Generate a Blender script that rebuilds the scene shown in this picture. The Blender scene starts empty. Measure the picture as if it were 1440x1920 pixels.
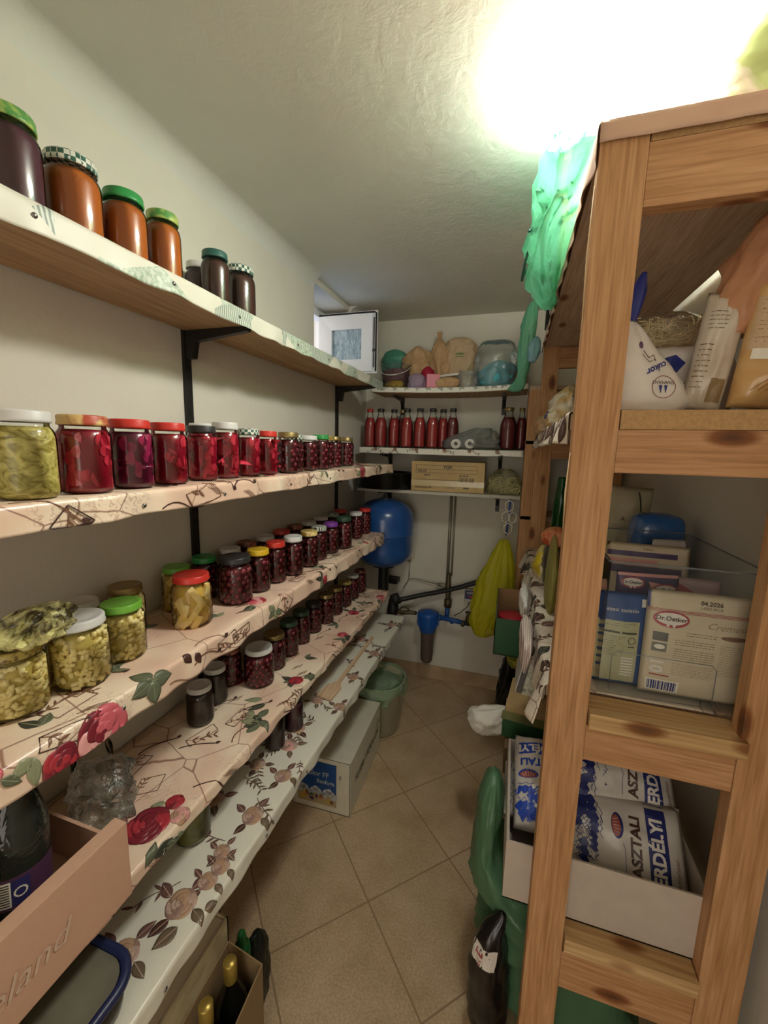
import bpy, bmesh, math, random
from math import sin, cos, pi, radians, sqrt, atan2
from mathutils import Vector, Matrix, noise, Euler
from mathutils.bvhtree import BVHTree

# ------------------------------------------------------------------ camera, world, light
scn = bpy.context.scene
COL = scn.collection
def Cam():
    yaw, pitch, roll = 0.30282, -0.15439, 0.02361
    cd = bpy.data.cameras.new('camera'); co = bpy.data.objects.new('camera', cd); COL.objects.link(co)
    cd.sensor_fit = 'VERTICAL'; cd.sensor_height = 36.0; cd.sensor_width = 27.0
    cd.lens = 770.3 / 1920 * 36.0
    cd.clip_start = 0.02
    F = Vector((-sin(yaw)*cos(pitch), cos(yaw)*cos(pitch), sin(pitch)))
    Rt = Vector((cos(yaw), sin(yaw), 0)); U = Rt.cross(F)
    R2 = cos(roll)*Rt + sin(roll)*U; U2 = -sin(roll)*Rt + cos(roll)*U
    m = Matrix((R2, U2, -F)).transposed().to_4x4(); m.translation = Vector((0, 0, 1.5))
    co.matrix_world = m
    scn.camera = co
Cam()
w = bpy.data.worlds.new('world'); scn.world = w; w.use_nodes = True
# surroundings: warm fill light added behind the assumed, unseen doorway (towards -Y), cool dusk outside the window (towards -X)
_nt = w.node_tree; _bg = _nt.nodes['Background']; _tc = _nt.nodes.new('ShaderNodeTexCoord'); _sx = _nt.nodes.new('ShaderNodeSeparateXYZ')
_nt.links.new(_tc.outputs['Generated'], _sx.inputs[0]); _mr = _nt.nodes.new('ShaderNodeMapRange')
_mr.inputs['From Min'].default_value = -.55; _mr.inputs['From Max'].default_value = -.2
_nt.links.new(_sx.outputs['Y'], _mr.inputs['Value']); _mx = _nt.nodes.new('ShaderNodeMix'); _mx.data_type = 'RGBA'
_nt.links.new(_mr.outputs[0], _mx.inputs[0]); REAR_FILL, DUSK = 1.9, 1.1
_mx.inputs[6].default_value = (1.0*REAR_FILL, .90*REAR_FILL, .76*REAR_FILL, 1); _mx.inputs[7].default_value = (.42*DUSK, .60*DUSK, 1.0*DUSK, 1)
_nt.links.new(_mx.outputs[2], _bg.inputs[0]); _bg.inputs[1].default_value = 1.0
scn.cycles.transparent_max_bounces = 40; scn.cycles.max_bounces = 12; scn.cycles.diffuse_bounces = 6
vs = scn.view_settings
vs.view_transform = 'Standard'; vs.look = 'None'; vs.gamma = 1; vs.use_curve_mapping = False
vs.exposure = 0.36
LAMP_POWER = 80.0       # the ceiling lamp's bulb
LAMP_AT = (0.125, 1.03)

# ------------------------------------------------------------------ materials
def lin(c):
    if isinstance(c, str):
        c = tuple(int(c[i:i+2], 16)/255 for i in (0, 2, 4))
    return tuple((x/12.92 if x <= .04045 else ((x+.055)/1.055)**2.4) for x in c) + (1,)
MATS = {}
def base(name):
    m = bpy.data.materials.new(name); m.use_nodes = True
    nt = m.node_tree; return m, nt, nt.nodes['Principled BSDF']
def N(nt, t, **kw):
    n = nt.nodes.new(t)
    for k, v in kw.items():
        if k.startswith('i_'):
            n.inputs[k[2:].replace('_', ' ')].default_value = v
        else: setattr(n, k, v)
    return n
def ramp(nt, src, stops):
    r = N(nt, 'ShaderNodeValToRGB'); nt.links.new(src, r.inputs[0])
    e = r.color_ramp.elements
    while len(e) < len(stops): e.new(0.5)
    for el, (p, c) in zip(e, stops): el.position = p; el.color = lin(c)
    return r
def coords(nt, scale=(1, 1, 1), kind='Object', rot=(0, 0, 0), loc=(0, 0, 0)):
    tc = N(nt, 'ShaderNodeTexCoord'); mp = N(nt, 'ShaderNodeMapping')
    mp.inputs['Scale'].default_value = scale; mp.inputs['Rotation'].default_value = rot; mp.inputs['Location'].default_value = loc
    nt.links.new(tc.outputs[kind], mp.inputs['Vector']); return mp.outputs[0]
def bump(nt, b, h, s=.3, d=.01):
    bm = N(nt, 'ShaderNodeBump'); bm.inputs['Strength'].default_value = s; bm.inputs['Distance'].default_value = d
    nt.links.new(h, bm.inputs['Height']); nt.links.new(bm.outputs[0], b.inputs['Normal'])
def plain(name, c, rough=.5, metal=0, var=.12, scale=25, bmp=0, coat=0, spec=.5):
    """solid colour with a faint procedural mottling"""
    if name in MATS: return MATS[name]
    m, nt, b = base(name)
    col = lin(c)[:3]
    v = coords(nt); nz = N(nt, 'ShaderNodeTexNoise'); nz.inputs['Scale'].default_value = scale; nz.inputs['Detail'].default_value = 4
    nt.links.new(v, nz.inputs['Vector'])
    mx = N(nt, 'ShaderNodeMix', data_type='RGBA')
    nt.links.new(nz.outputs['Fac'], mx.inputs[0])
    mx.inputs[6].default_value = tuple(x*(1-var) for x in col)+(1,)
    mx.inputs[7].default_value = tuple(min(1, x*(1+var)) for x in col)+(1,)
    nt.links.new(mx.outputs[2], b.inputs['Base Color'])
    b.inputs['Roughness'].default_value = rough; b.inputs['Metallic'].default_value = metal
    b.inputs['Coat Weight'].default_value = coat; b.inputs['Specular IOR Level'].default_value = spec
    if bmp: bump(nt, b, nz.outputs['Fac'], bmp, .004)
    MATS[name] = m; return m
def plaster(name, c, sc, st, dist):
    m, nt, b = base(name)
    v = coords(nt)
    n1 = N(nt, 'ShaderNodeTexNoise', i_Scale=sc, i_Detail=6.0, i_Roughness=.62, i_Distortion=.4); nt.links.new(v, n1.inputs['Vector'])
    n2 = N(nt, 'ShaderNodeTexNoise', i_Scale=3.0, i_Detail=3.0); nt.links.new(v, n2.inputs['Vector'])
    col = lin(c)
    r = ramp(nt, n2.outputs['Fac'], [(.3, c), (.7, tuple(min(1, x*1.04) for x in (int(c[0:2], 16)/255, int(c[2:4], 16)/255, int(c[4:6], 16)/255)))])
    nt.links.new(r.outputs[0], b.inputs['Base Color']); b.inputs['Roughness'].default_value = .9
    b.inputs['Specular IOR Level'].default_value = .2
    bump(nt, b, n1.outputs['Fac'], st, dist); MATS[name] = m; return m
M_wall = plaster('white_wall_plaster', 'd0ccc0', 26, .25, .006)
M_ceil = plaster('ceiling_plaster', 'cdcdc5', 24, .3, .006)
def wood(name, dark, mid, light, axis='z', knots=True, ringscale=1.0):
    m, nt, b = base(name)
    oi = N(nt, 'ShaderNodeObjectInfo')
    tc = N(nt, 'ShaderNodeTexCoord')
    add = N(nt, 'ShaderNodeVectorMath', operation='ADD'); nt.links.new(tc.outputs['Object'], add.inputs[0])
    mul = N(nt, 'ShaderNodeMath', operation='MULTIPLY'); mul.inputs[1].default_value = 37.0
    nt.links.new(oi.outputs['Random'], mul.inputs[0]); nt.links.new(mul.outputs[0], add.inputs[1])
    mp = N(nt, 'ShaderNodeMapping')
    s = {'z': (34, 34, 1.6), 'x': (1.6, 34, 34), 'y': (34, 1.6, 34)}[axis]
    mp.inputs['Scale'].default_value = tuple(x*ringscale for x in s)
    nt.links.new(add.outputs[0], mp.inputs['Vector'])
    n1 = N(nt, 'ShaderNodeTexNoise', i_Scale=1.0, i_Detail=5.0, i_Roughness=.6, i_Distortion=1.2); nt.links.new(mp.outputs[0], n1.inputs['Vector'])
    mp2 = N(nt, 'ShaderNodeMapping'); mp2.inputs['Scale'].default_value = tuple(x*4*ringscale for x in s); nt.links.new(add.outputs[0], mp2.inputs['Vector'])
    n2 = N(nt, 'ShaderNodeTexNoise', i_Scale=1.0, i_Detail=3.0); nt.links.new(mp2.outputs[0], n2.inputs['Vector'])
    r = ramp(nt, n1.outputs['Fac'], [(.3, dark), (.5, mid), (.7, light)])
    r2 = ramp(nt, n2.outputs['Fac'], [(.35, 'dcd4ca'), (.6, 'ffffff')])
    mx = N(nt, 'ShaderNodeMix', data_type='RGBA', blend_type='MULTIPLY'); mx.inputs[0].default_value = .8
    nt.links.new(r.outputs[0], mx.inputs[6]); nt.links.new(r2.outputs[0], mx.inputs[7])
    out = mx.outputs[2]
    if knots:
        mp3 = N(nt, 'ShaderNodeMapping'); k = {'z': (11, 11, 4.5), 'x': (4.5, 11, 11), 'y': (11, 4.5, 11)}[axis]
        mp3.inputs['Scale'].default_value = k; nt.links.new(add.outputs[0], mp3.inputs['Vector'])
        vo = N(nt, 'ShaderNodeTexVoronoi', i_Scale=1.0); nt.links.new(mp3.outputs[0], vo.inputs['Vector'])
        kr = ramp(nt, vo.outputs['Distance'], [(.05, '5a3318'), (.13, 'a77b52'), (.2, 'ffffff')])
        mk = N(nt, 'ShaderNodeMix', data_type='RGBA', blend_type='MULTIPLY'); mk.inputs[0].default_value = .85
        nt.links.new(out, mk.inputs[6]); nt.links.new(kr.outputs[0], mk.inputs[7]); out = mk.outputs[2]
    nt.links.new(out, b.inputs['Base Color']); b.inputs['Roughness'].default_value = .62
    b.inputs['Specular IOR Level'].default_value = .3
    bump(nt, b, n2.outputs['Fac'], .25, .002); MATS[name] = m; return m
W_z = wood('pine_upright', 'b08256', 'c09266', 'cba077', 'z', True, 1.5)
W_x = wood('pine_crosswise', 'ae8056', 'bd8f65', 'c89c73', 'x', True, 1.5)
W_y = wood('pine_lengthwise', 'bc9e84', 'c8ab92', 'd2b69e', 'y', True, 1.5)
W_end = wood('rough_board_end', 'a88452', 'c8a574', 'd8ba8c', 'x', True, .8)
W_chip = plain('raw_chipboard_edge', 'b08a5c', .8, var=.35, scale=180, bmp=.4)
W_board = wood('laminated_shelf_board', '96785a', 'a98a66', 'b59872', 'y', False)
W_spat = wood('spatula_wood', 'c9a888', 'd4b594', 'dcc0a0', 'y', False)
def tiles():
    m, nt, b = base('floor_tile')
    a = 0.781
    ox, oy, s = -0.3662, 1.1016, 0.3306
    tc = N(nt, 'ShaderNodeTexCoord')
    sub = N(nt, 'ShaderNodeVectorMath', operation='SUBTRACT'); nt.links.new(tc.outputs['Object'], sub.inputs[0]); sub.inputs[1].default_value = (ox, oy, 0)
    rot = N(nt, 'ShaderNodeVectorRotate', rotation_type='Z_AXIS'); rot.inputs['Angle'].default_value = -a; nt.links.new(sub.outputs[0], rot.inputs['Vector'])
    add = N(nt, 'ShaderNodeVectorMath', operation='ADD'); nt.links.new(rot.outputs[0], add.inputs[0]); add.inputs[1].default_value = (s*20+.002, s*20+.002, 0)
    br = N(nt, 'ShaderNodeTexBrick'); br.offset = 0; br.squash = 1
    br.inputs['Scale'].default_value = 1.0; br.inputs['Mortar Size'].default_value = .0025; br.inputs['Mortar Smooth'].default_value = .3
    br.inputs['Brick Width'].default_value = s; br.inputs['Row Height'].default_value = s
    br.inputs['Color1'].default_value = (1, 1, 1, 1); br.inputs['Color2'].default_value = (.95, .95, .95, 1)
    br.inputs['Mortar'].default_value = (0, 0, 0, 1)
    nt.links.new(add.outputs[0], br.inputs['Vector'])
    n1 = N(nt, 'ShaderNodeTexNoise', i_Scale=5.0, i_Detail=7.0, i_Roughness=.65); nt.links.new(tc.outputs['Object'], n1.inputs['Vector'])
    n3 = N(nt, 'ShaderNodeTexNoise', i_Scale=160.0, i_Detail=2.0); nt.links.new(tc.outputs['Object'], n3.inputs['Vector'])
    r = ramp(nt, n1.outputs['Fac'], [(.3, 'b09874'), (.5, 'c2a988'), (.72, 'ceb798')])
    r3 = ramp(nt, n3.outputs['Fac'], [(.4, 'ece8e4'), (.6, 'ffffff')])
    mm = N(nt, 'ShaderNodeMix', data_type='RGBA', blend_type='MULTIPLY'); mm.inputs[0].default_value = 1
    nt.links.new(r.outputs[0], mm.inputs[6]); nt.links.new(r3.outputs[0], mm.inputs[7])
    mt = N(nt, 'ShaderNodeMix', data_type='RGBA', blend_type='MULTIPLY'); mt.inputs[0].default_value = 1
    nt.links.new(mm.outputs[2], mt.inputs[6]); nt.links.new(br.outputs['Color'], mt.inputs[7])
    mx = N(nt, 'ShaderNodeMix', data_type='RGBA'); nt.links.new(br.outputs['Fac'], mx.inputs[0])
    nt.links.new(mt.outputs[2], mx.inputs[6]); mx.inputs[7].default_value = lin('94795a')
    nt.links.new(mx.outputs[2], b.inputs['Base Color'])
    b.inputs['Roughness'].default_value = .48
    inv = N(nt, 'ShaderNodeMath', operation='SUBTRACT'); inv.inputs[0].default_value = 1; nt.links.new(br.outputs['Fac'], inv.inputs[1])
    bump(nt, b, inv.outputs[0], .6, .002)
    return m
M_tile = tiles()
def thin(name, tint, gloss=.16, rough=.04, alpha=.0, milk='ffffff', noisy=0.0, ns=18):
    """thin clear sheet: transparent, with a fresnel reflection and optional milkiness"""
    if name in MATS: return MATS[name]
    m = bpy.data.materials.new(name); m.use_nodes = True; nt = m.node_tree; nt.nodes.clear()
    out = N(nt, 'ShaderNodeOutputMaterial'); tr = N(nt, 'ShaderNodeBsdfTransparent'); tr.inputs[0].default_value = lin(tint)
    gl = N(nt, 'ShaderNodeBsdfGlossy'); gl.inputs['Roughness'].default_value = rough; gl.inputs['Color'].default_value = (1, 1, 1, 1)
    fr = N(nt, 'ShaderNodeLayerWeight'); fr.inputs['Blend'].default_value = gloss
    mx = N(nt, 'ShaderNodeMixShader'); nt.links.new(fr.outputs['Fresnel'], mx.inputs[0])
    body = tr.outputs[0]
    if alpha > 0:
        df = N(nt, 'ShaderNodeBsdfDiffuse'); df.inputs[0].default_value = lin(milk)
        tl = N(nt, 'ShaderNodeBsdfTranslucent'); tl.inputs[0].default_value = lin(milk)
        dm = N(nt, 'ShaderNodeMixShader'); dm.inputs[0].default_value = .45; nt.links.new(df.outputs[0], dm.inputs[1]); nt.links.new(tl.outputs[0], dm.inputs[2])
        am = N(nt, 'ShaderNodeMixShader'); am.inputs[0].default_value = alpha
        nt.links.new(body, am.inputs[1]); nt.links.new(dm.outputs[0], am.inputs[2]); body = am.outputs[0]
    nt.links.new(body, mx.inputs[1]); nt.links.new(gl.outputs[0], mx.inputs[2]); nt.links.new(mx.outputs[0], out.inputs[0])
    if noisy:
        nz = N(nt, 'ShaderNodeTexNoise', i_Scale=float(ns), i_Detail=4.0, i_Distortion=1.5); nt.links.new(coords(nt), nz.inputs['Vector'])
        bm = N(nt, 'ShaderNodeBump'); bm.inputs['Strength'].default_value = noisy; bm.inputs['Distance'].default_value = .01
        nt.links.new(nz.outputs['Fac'], bm.inputs['Height'])
        for s in (gl, fr): nt.links.new(bm.outputs[0], s.inputs['Normal'])
    MATS[name] = m; return m
GLASS = thin('jar_glass', 'fafcfa', .22, .03)
CLEARP = thin('clear_plastic_box', 'dfe4e6', .25, .06, .12, 'aab2b8')
CLEARBAG = thin('clear_plastic_bag', 'f2f4f2', .35, .12, .18, 'dfe0dc', .7, 22)
def film(name, c, alpha=.75, rough=.3, bs=.6, ns=16, tlf=.4):
    """coloured plastic bag film, lets light through"""
    if name in MATS: return MATS[name]
    m = bpy.data.materials.new(name); m.use_nodes = True; nt = m.node_tree; nt.nodes.clear()
    out = N(nt, 'ShaderNodeOutputMaterial')
    nz = N(nt, 'ShaderNodeTexNoise', i_Scale=float(ns), i_Detail=5.0, i_Distortion=1.0); nt.links.new(coords(nt, (1, 1, .5)), nz.inputs['Vector'])
    bm = N(nt, 'ShaderNodeBump'); bm.inputs['Strength'].default_value = bs; bm.inputs['Distance'].default_value = .012; nt.links.new(nz.outputs['Fac'], bm.inputs['Height'])
    pr = N(nt, 'ShaderNodeBsdfPrincipled'); pr.inputs['Base Color'].default_value = lin(c); pr.inputs['Roughness'].default_value = rough
    tl = N(nt, 'ShaderNodeBsdfTranslucent'); tl.inputs[0].default_value = lin(c)
    tr = N(nt, 'ShaderNodeBsdfTransparent'); tr.inputs[0].default_value = tuple(min(1, x*.6+.4*1) for x in lin(c)[:3])+(1,)
    m1 = N(nt, 'ShaderNodeMixShader'); m1.inputs[0].default_value = tlf; nt.links.new(pr.outputs[0], m1.inputs[1]); nt.links.new(tl.outputs[0], m1.inputs[2])
    m2 = N(nt, 'ShaderNodeMixShader'); m2.inputs[0].default_value = alpha; nt.links.new(tr.outputs[0], m2.inputs[1]); nt.links.new(m1.outputs[0], m2.inputs[2])
    nt.links.new(bm.outputs[0], pr.inputs['Normal']); nt.links.new(bm.outputs[0], tl.inputs['Normal'])
    nt.links.new(m2.outputs[0], out.inputs[0]); MATS[name] = m; return m
def two(name, c1, c2, scale, rough=.5, lo=.4, hi=.6, kind='noise', bmp=0, coat=0, stretch=(1, 1, 1), dist=0.5):
    if name in MATS: return MATS[name]
    m, nt, b = base(name); v = coords(nt, stretch)
    if kind == 'noise':
        t = N(nt, 'ShaderNodeTexNoise', i_Scale=float(scale), i_Detail=5.0, i_Distortion=dist); f = t.outputs['Fac']
    elif kind == 'checker':
        t = N(nt, 'ShaderNodeTexChecker', i_Scale=float(scale)); f = t.outputs['Fac']
    elif kind == 'wave':
        t = N(nt, 'ShaderNodeTexWave', i_Scale=float(scale), i_Distortion=dist); f = t.outputs['Fac']
    else:
        t = N(nt, 'ShaderNodeTexVoronoi', i_Scale=float(scale)); f = t.outputs['Distance']
    nt.links.new(v, t.inputs['Vector'])
    r = ramp(nt, f, [(lo, c1), (hi, c2)]); nt.links.new(r.outputs[0], b.inputs['Base Color'])
    b.inputs['Roughness'].default_value = rough; b.inputs['Coat Weight'].default_value = coat
    if bmp: bump(nt, b, f, bmp, .022 if bmp >= .8 else .006)
    MATS[name] = m; return m

# ------------------------------------------------------------------ mesh helpers
class MB:
    def __init__(s): s.v = []; s.f = []; s.m = []; s.sm = []
    def add(s, vs, fs, mat=0, smooth=False, M=None):
        o = len(s.v)
        s.v += [tuple(M @ Vector(v)) if M else tuple(v) for v in vs]
        for f in fs: s.f.append(tuple(i+o for i in f)); s.m.append(mat); s.sm.append(smooth)
    def box(s, lo, hi, mat=0, M=None, bev=0.0):
        x0, y0, z0 = lo; x1, y1, z1 = hi
        if bev > 0:
            bm = bmesh.new(); bmesh.ops.create_cube(bm, size=1)
            for v in bm.verts: v.co = Vector(((x0+x1)/2+v.co.x*(x1-x0), (y0+y1)/2+v.co.y*(y1-y0), (z0+z1)/2+v.co.z*(z1-z0)))
            bmesh.ops.bevel(bm, geom=list(bm.edges), offset=bev, segments=2, affect='EDGES', profile=.7)
            bm.verts.index_update()
            s.add([v.co[:] for v in bm.verts], [[v.index for v in f.verts] for f in bm.faces], mat, False, M); bm.free(); return
        s.add([(x0, y0, z0), (x1, y0, z0), (x1, y1, z0), (x0, y1, z0), (x0, y0, z1), (x1, y0, z1), (x1, y1, z1), (x0, y1, z1)],
              [(0, 3, 2, 1), (4, 5, 6, 7), (0, 1, 5, 4), (1, 2, 6, 5), (2, 3, 7, 6), (3, 0, 4, 7)], mat, False, M)
    def lathe(s, prof, seg=24, mat=0, smooth=True, M=None, cap0=False, cap1=False, ang=2*pi):
        vs = []; n = len(prof)
        for r, z in prof:
            for k in range(seg):
                a = 2*pi*k/seg; vs.append((r*cos(a), r*sin(a), z))
        fs = []
        for i in range(n-1):
            for k in range(seg):
                k2 = (k+1) % seg
                fs.append((i*seg+k, i*seg+k2, (i+1)*seg+k2, (i+1)*seg+k))
        if cap0: fs.append(tuple(range(seg))[::-1])
        if cap1: fs.append(tuple((n-1)*seg+k for k in range(seg)))
        s.add(vs, fs, mat, smooth, M)
    def tube(s, pts, r, seg=8, mat=0, smooth=True, caps=True):
        pts = [Vector(p) for p in pts]; vs = []; n = len(pts)
        rr = r if isinstance(r, (list, tuple)) else [r]*n
        up = Vector((0, 0, 1)); prev = None
        for i, p in enumerate(pts):
            t = (pts[min(i+1, n-1)]-pts[max(i-1, 0)]).normalized()
            a = (up if abs(t.z) < .95 else Vector((1, 0, 0))) if prev is None else prev
            u = (a - t*a.dot(t)).normalized(); prev = u; q = t.cross(u)
            for k in range(seg):
                an = 2*pi*k/seg; vs.append(tuple(p+(u*cos(an)+q*sin(an))*rr[i]))
        fs = []
        for i in range(n-1):
            for k in range(seg):
                k2 = (k+1) % seg; fs.append((i*seg+k, i*seg+k2, (i+1)*seg+k2, (i+1)*seg+k))
        if caps: fs.append(tuple(range(seg))[::-1]); fs.append(tuple((n-1)*seg+k for k in range(seg)))
        s.add(vs, fs, mat, smooth)
    def sphere(s, c, r, mat=0, sc=(1, 1, 1), n=8, smooth=True, M=None):
        vs = []; fs = []; rings = max(4, n//2+1)
        for i in range(rings+1):
            t = pi*i/rings
            for k in range(n):
                a = 2*pi*k/n; v = Vector((sin(t)*cos(a)*sc[0], sin(t)*sin(a)*sc[1], cos(t)*sc[2]))*r
                if M: v = M @ v
                vs.append(tuple(v+Vector(c)))
        for i in range(rings):
            for k in range(n):
                k2 = (k+1) % n; fs.append((i*n+k, (i+1)*n+k, (i+1)*n+k2, i*n+k2))
        s.add(vs, fs, mat, smooth)
    def grid(s, fn, nu, nv, mat=0, smooth=True):
        vs = [tuple(fn(i/nu, j/nv)) for i in range(nu+1) for j in range(nv+1)]
        fs = [(i*(nv+1)+j, (i+1)*(nv+1)+j, (i+1)*(nv+1)+j+1, i*(nv+1)+j+1) for i in range(nu) for j in range(nv)]
        s.add(vs, fs, mat, smooth)
    def mesh(s, name, mats):
        me = bpy.data.meshes.new(name); me.from_pydata(s.v, [], s.f)
        for m in (mats if isinstance(mats, (list, tuple)) else [mats]): me.materials.append(m)
        me.polygons.foreach_set('material_index', s.m); me.polygons.foreach_set('use_smooth', s.sm)
        bm = bmesh.new(); bm.from_mesh(me); bmesh.ops.recalc_face_normals(bm, faces=bm.faces); bm.to_mesh(me); bm.free()
        me.update(); return me
    def build(s, name, mats, parent=None, loc=None, rot=None):
        return put(name, s.mesh(name, mats), parent, loc, rot)
def put(name, me, parent=None, loc=None, rot=None):
    o = bpy.data.objects.new(name, me); COL.objects.link(o)
    if parent: o.parent = parent
    if loc is not None: o.location = loc
    if rot is not None: o.rotation_euler = rot
    return o
def empty(name, loc=(0, 0, 0), rz=0):
    o = bpy.data.objects.new(name, None); COL.objects.link(o); o.location = loc; o.rotation_euler = (0, 0, rz)
    o.empty_display_size = .05; return o
def tag(o, label, cat, group=None):
    o['label'] = label; o['category'] = cat
    if group: o['group'] = group
    return o
def struct(o): o['kind'] = 'structure'; return o
def centred(o):
    """put a top-level mesh's origin at the middle of its base"""
    me = o.data; xs = [v.co for v in me.vertices]
    lo = Vector((min(v.x for v in xs), min(v.y for v in xs), min(v.z for v in xs))); hi = Vector((max(v.x for v in xs), max(v.y for v in xs), max(v.z for v in xs)))
    c = Vector(((lo.x+hi.x)/2, (lo.y+hi.y)/2, lo.z)); me.transform(Matrix.Translation(-c)); o.location = o.location + c
    return o
def solid(o, t=.001, off=-1):
    md = o.modifiers.new('thickness', 'SOLIDIFY'); md.thickness = t; md.offset = off; return o
def text_mesh(s, size, align='CENTER', shear=0, bold=0):
    cu = bpy.data.curves.new('lettering', 'FONT'); cu.body = s; cu.size = size; cu.align_x = align; cu.align_y = 'CENTER'
    cu.shear = shear; cu.offset = bold; cu.resolution_u = 3
    o = bpy.data.objects.new('tmp', cu); COL.objects.link(o)
    dg = bpy.context.evaluated_depsgraph_get(); dg.update()
    me = bpy.data.meshes.new_from_object(o.evaluated_get(dg)); bpy.data.objects.remove(o); bpy.data.curves.remove(cu)
    return me
def frame(o, u, v):
    u = Vector(u).normalized(); v = Vector(v); v = (v-u*v.dot(u)).normalized(); n = u.cross(v)
    m = Matrix((u, v, n)).transposed().to_4x4(); m.translation = Vector(o); return m
class Printed:
    """flat artwork laid onto a surface: polygons and letters in a local (u, v) frame"""
    def __init__(s, F, target=None, off=.0008, sub=.012):
        s.F = F; s.bm = bmesh.new(); s.mats = []; s.off = off; s.sub = sub; s.level = 0
        s.bvh = None
        if target is not None:
            bmt = bmesh.new(); bmt.from_mesh(target.data)
            s.bvh = BVHTree.FromBMesh(bmt); bmt.free()
    def mi(s, m):
        if m not in s.mats: s.mats.append(m)
        return s.mats.index(m)
    def poly(s, pts, mat, lift=0):
        vs = [s.bm.verts.new((p[0], p[1], lift)) for p in pts]
        try: f = s.bm.faces.new(vs); f.material_index = s.mi(mat)
        except ValueError: pass
    def rect(s, x0, y0, x1, y1, mat, lift=0, rot=0):
        p = [(x0, y0), (x1, y0), (x1, y1), (x0, y1)]
        if rot:
            cx, cy = (x0+x1)/2, (y0+y1)/2
            p = [(cx+(a-cx)*cos(rot)-(b-cy)*sin(rot), cy+(a-cx)*sin(rot)+(b-cy)*cos(rot)) for a, b in p]
        s.poly(p, mat, lift)
    def oval(s, cx, cy, rx, ry, mat, lift=0, n=20, rot=0):
        s.poly([(cx+rx*cos(2*pi*k/n)*cos(rot)-ry*sin(2*pi*k/n)*sin(rot), cy+rx*cos(2*pi*k/n)*sin(rot)+ry*sin(2*pi*k/n)*cos(rot)) for k in range(n)], mat, lift)
    def ring(s, cx, cy, r0, r1, mat, lift=0, n=24, a0=0, a1=2*pi, sy=1):
        for k in range(n):
            a = a0+(a1-a0)*k/n; b = a0+(a1-a0)*(k+1)/n
            s.poly([(cx+r0*cos(a), cy+r0*sin(a)*sy), (cx+r1*cos(a), cy+r1*sin(a)*sy), (cx+r1*cos(b), cy+r1*sin(b)*sy), (cx+r0*cos(b), cy+r0*sin(b)*sy)], mat, lift)
    def line(s, pts, w, mat, lift=0):
        for a, b in zip(pts[:-1], pts[1:]):
            d = Vector((b[0]-a[0], b[1]-a[1])); 
            if d.length < 1e-6: continue
            n = Vector((-d.y, d.x)).normalized()*w/2
            s.poly([(a[0]-n.x, a[1]-n.y), (b[0]-n.x, b[1]-n.y), (b[0]+n.x, b[1]+n.y), (a[0]+n.x, a[1]+n.y)], mat, lift)
    def text(s, t, x, y, size, mat, lift=.0002, rot=0, shear=0, bold=0, sx=1, align='CENTER'):
        me = text_mesh(t, size, align, shear, bold)
        me.transform(Matrix.Translation((x, y, lift)) @ Matrix.Rotation(rot, 4, 'Z') @ Matrix.Diagonal((sx, 1, 1, 1)))
        i = s.mi(mat); n0 = len(s.bm.faces); s.bm.from_mesh(me); s.bm.faces.ensure_lookup_table()
        for f in s.bm.faces[n0:]: f.material_index = i
        bpy.data.meshes.remove(me)
    def build(s, name, parent):
        bm = s.bm
        if s.bvh:
            bmesh.ops.triangulate(bm, faces=bm.faces)
            for _ in range(4):
                e = [e for e in bm.edges if e.calc_length() > s.sub]
                if not e: break
                bmesh.ops.subdivide_edges(bm, edges=e, cuts=1); bmesh.ops.triangulate(bm, faces=bm.faces)
        d = (s.F.to_3x3() @ Vector((0, 0, -1))).normalized(); kill = []
        for v in bm.verts:
            l = v.co.z; p = s.F @ Vector((v.co.x, v.co.y, 0))
            if s.bvh:
                h = s.bvh.ray_cast(p - d*.3, d)
                if h[0] is None: kill.append(v); v.co = p; continue
                v.co = h[0] - d*(s.off+l)
            else: v.co = p - d*(s.off+l)
        if kill: bmesh.ops.delete(bm, geom=kill, context='VERTS')
        me = bpy.data.meshes.new(name); bm.to_mesh(me); bm.free()
        for m in s.mats: me.materials.append(m)
        o = put(name, me, parent); return o
def fbm(p, o=3):
    return noise.fractal(Vector(p), 1.0, 2.0, o)
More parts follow.
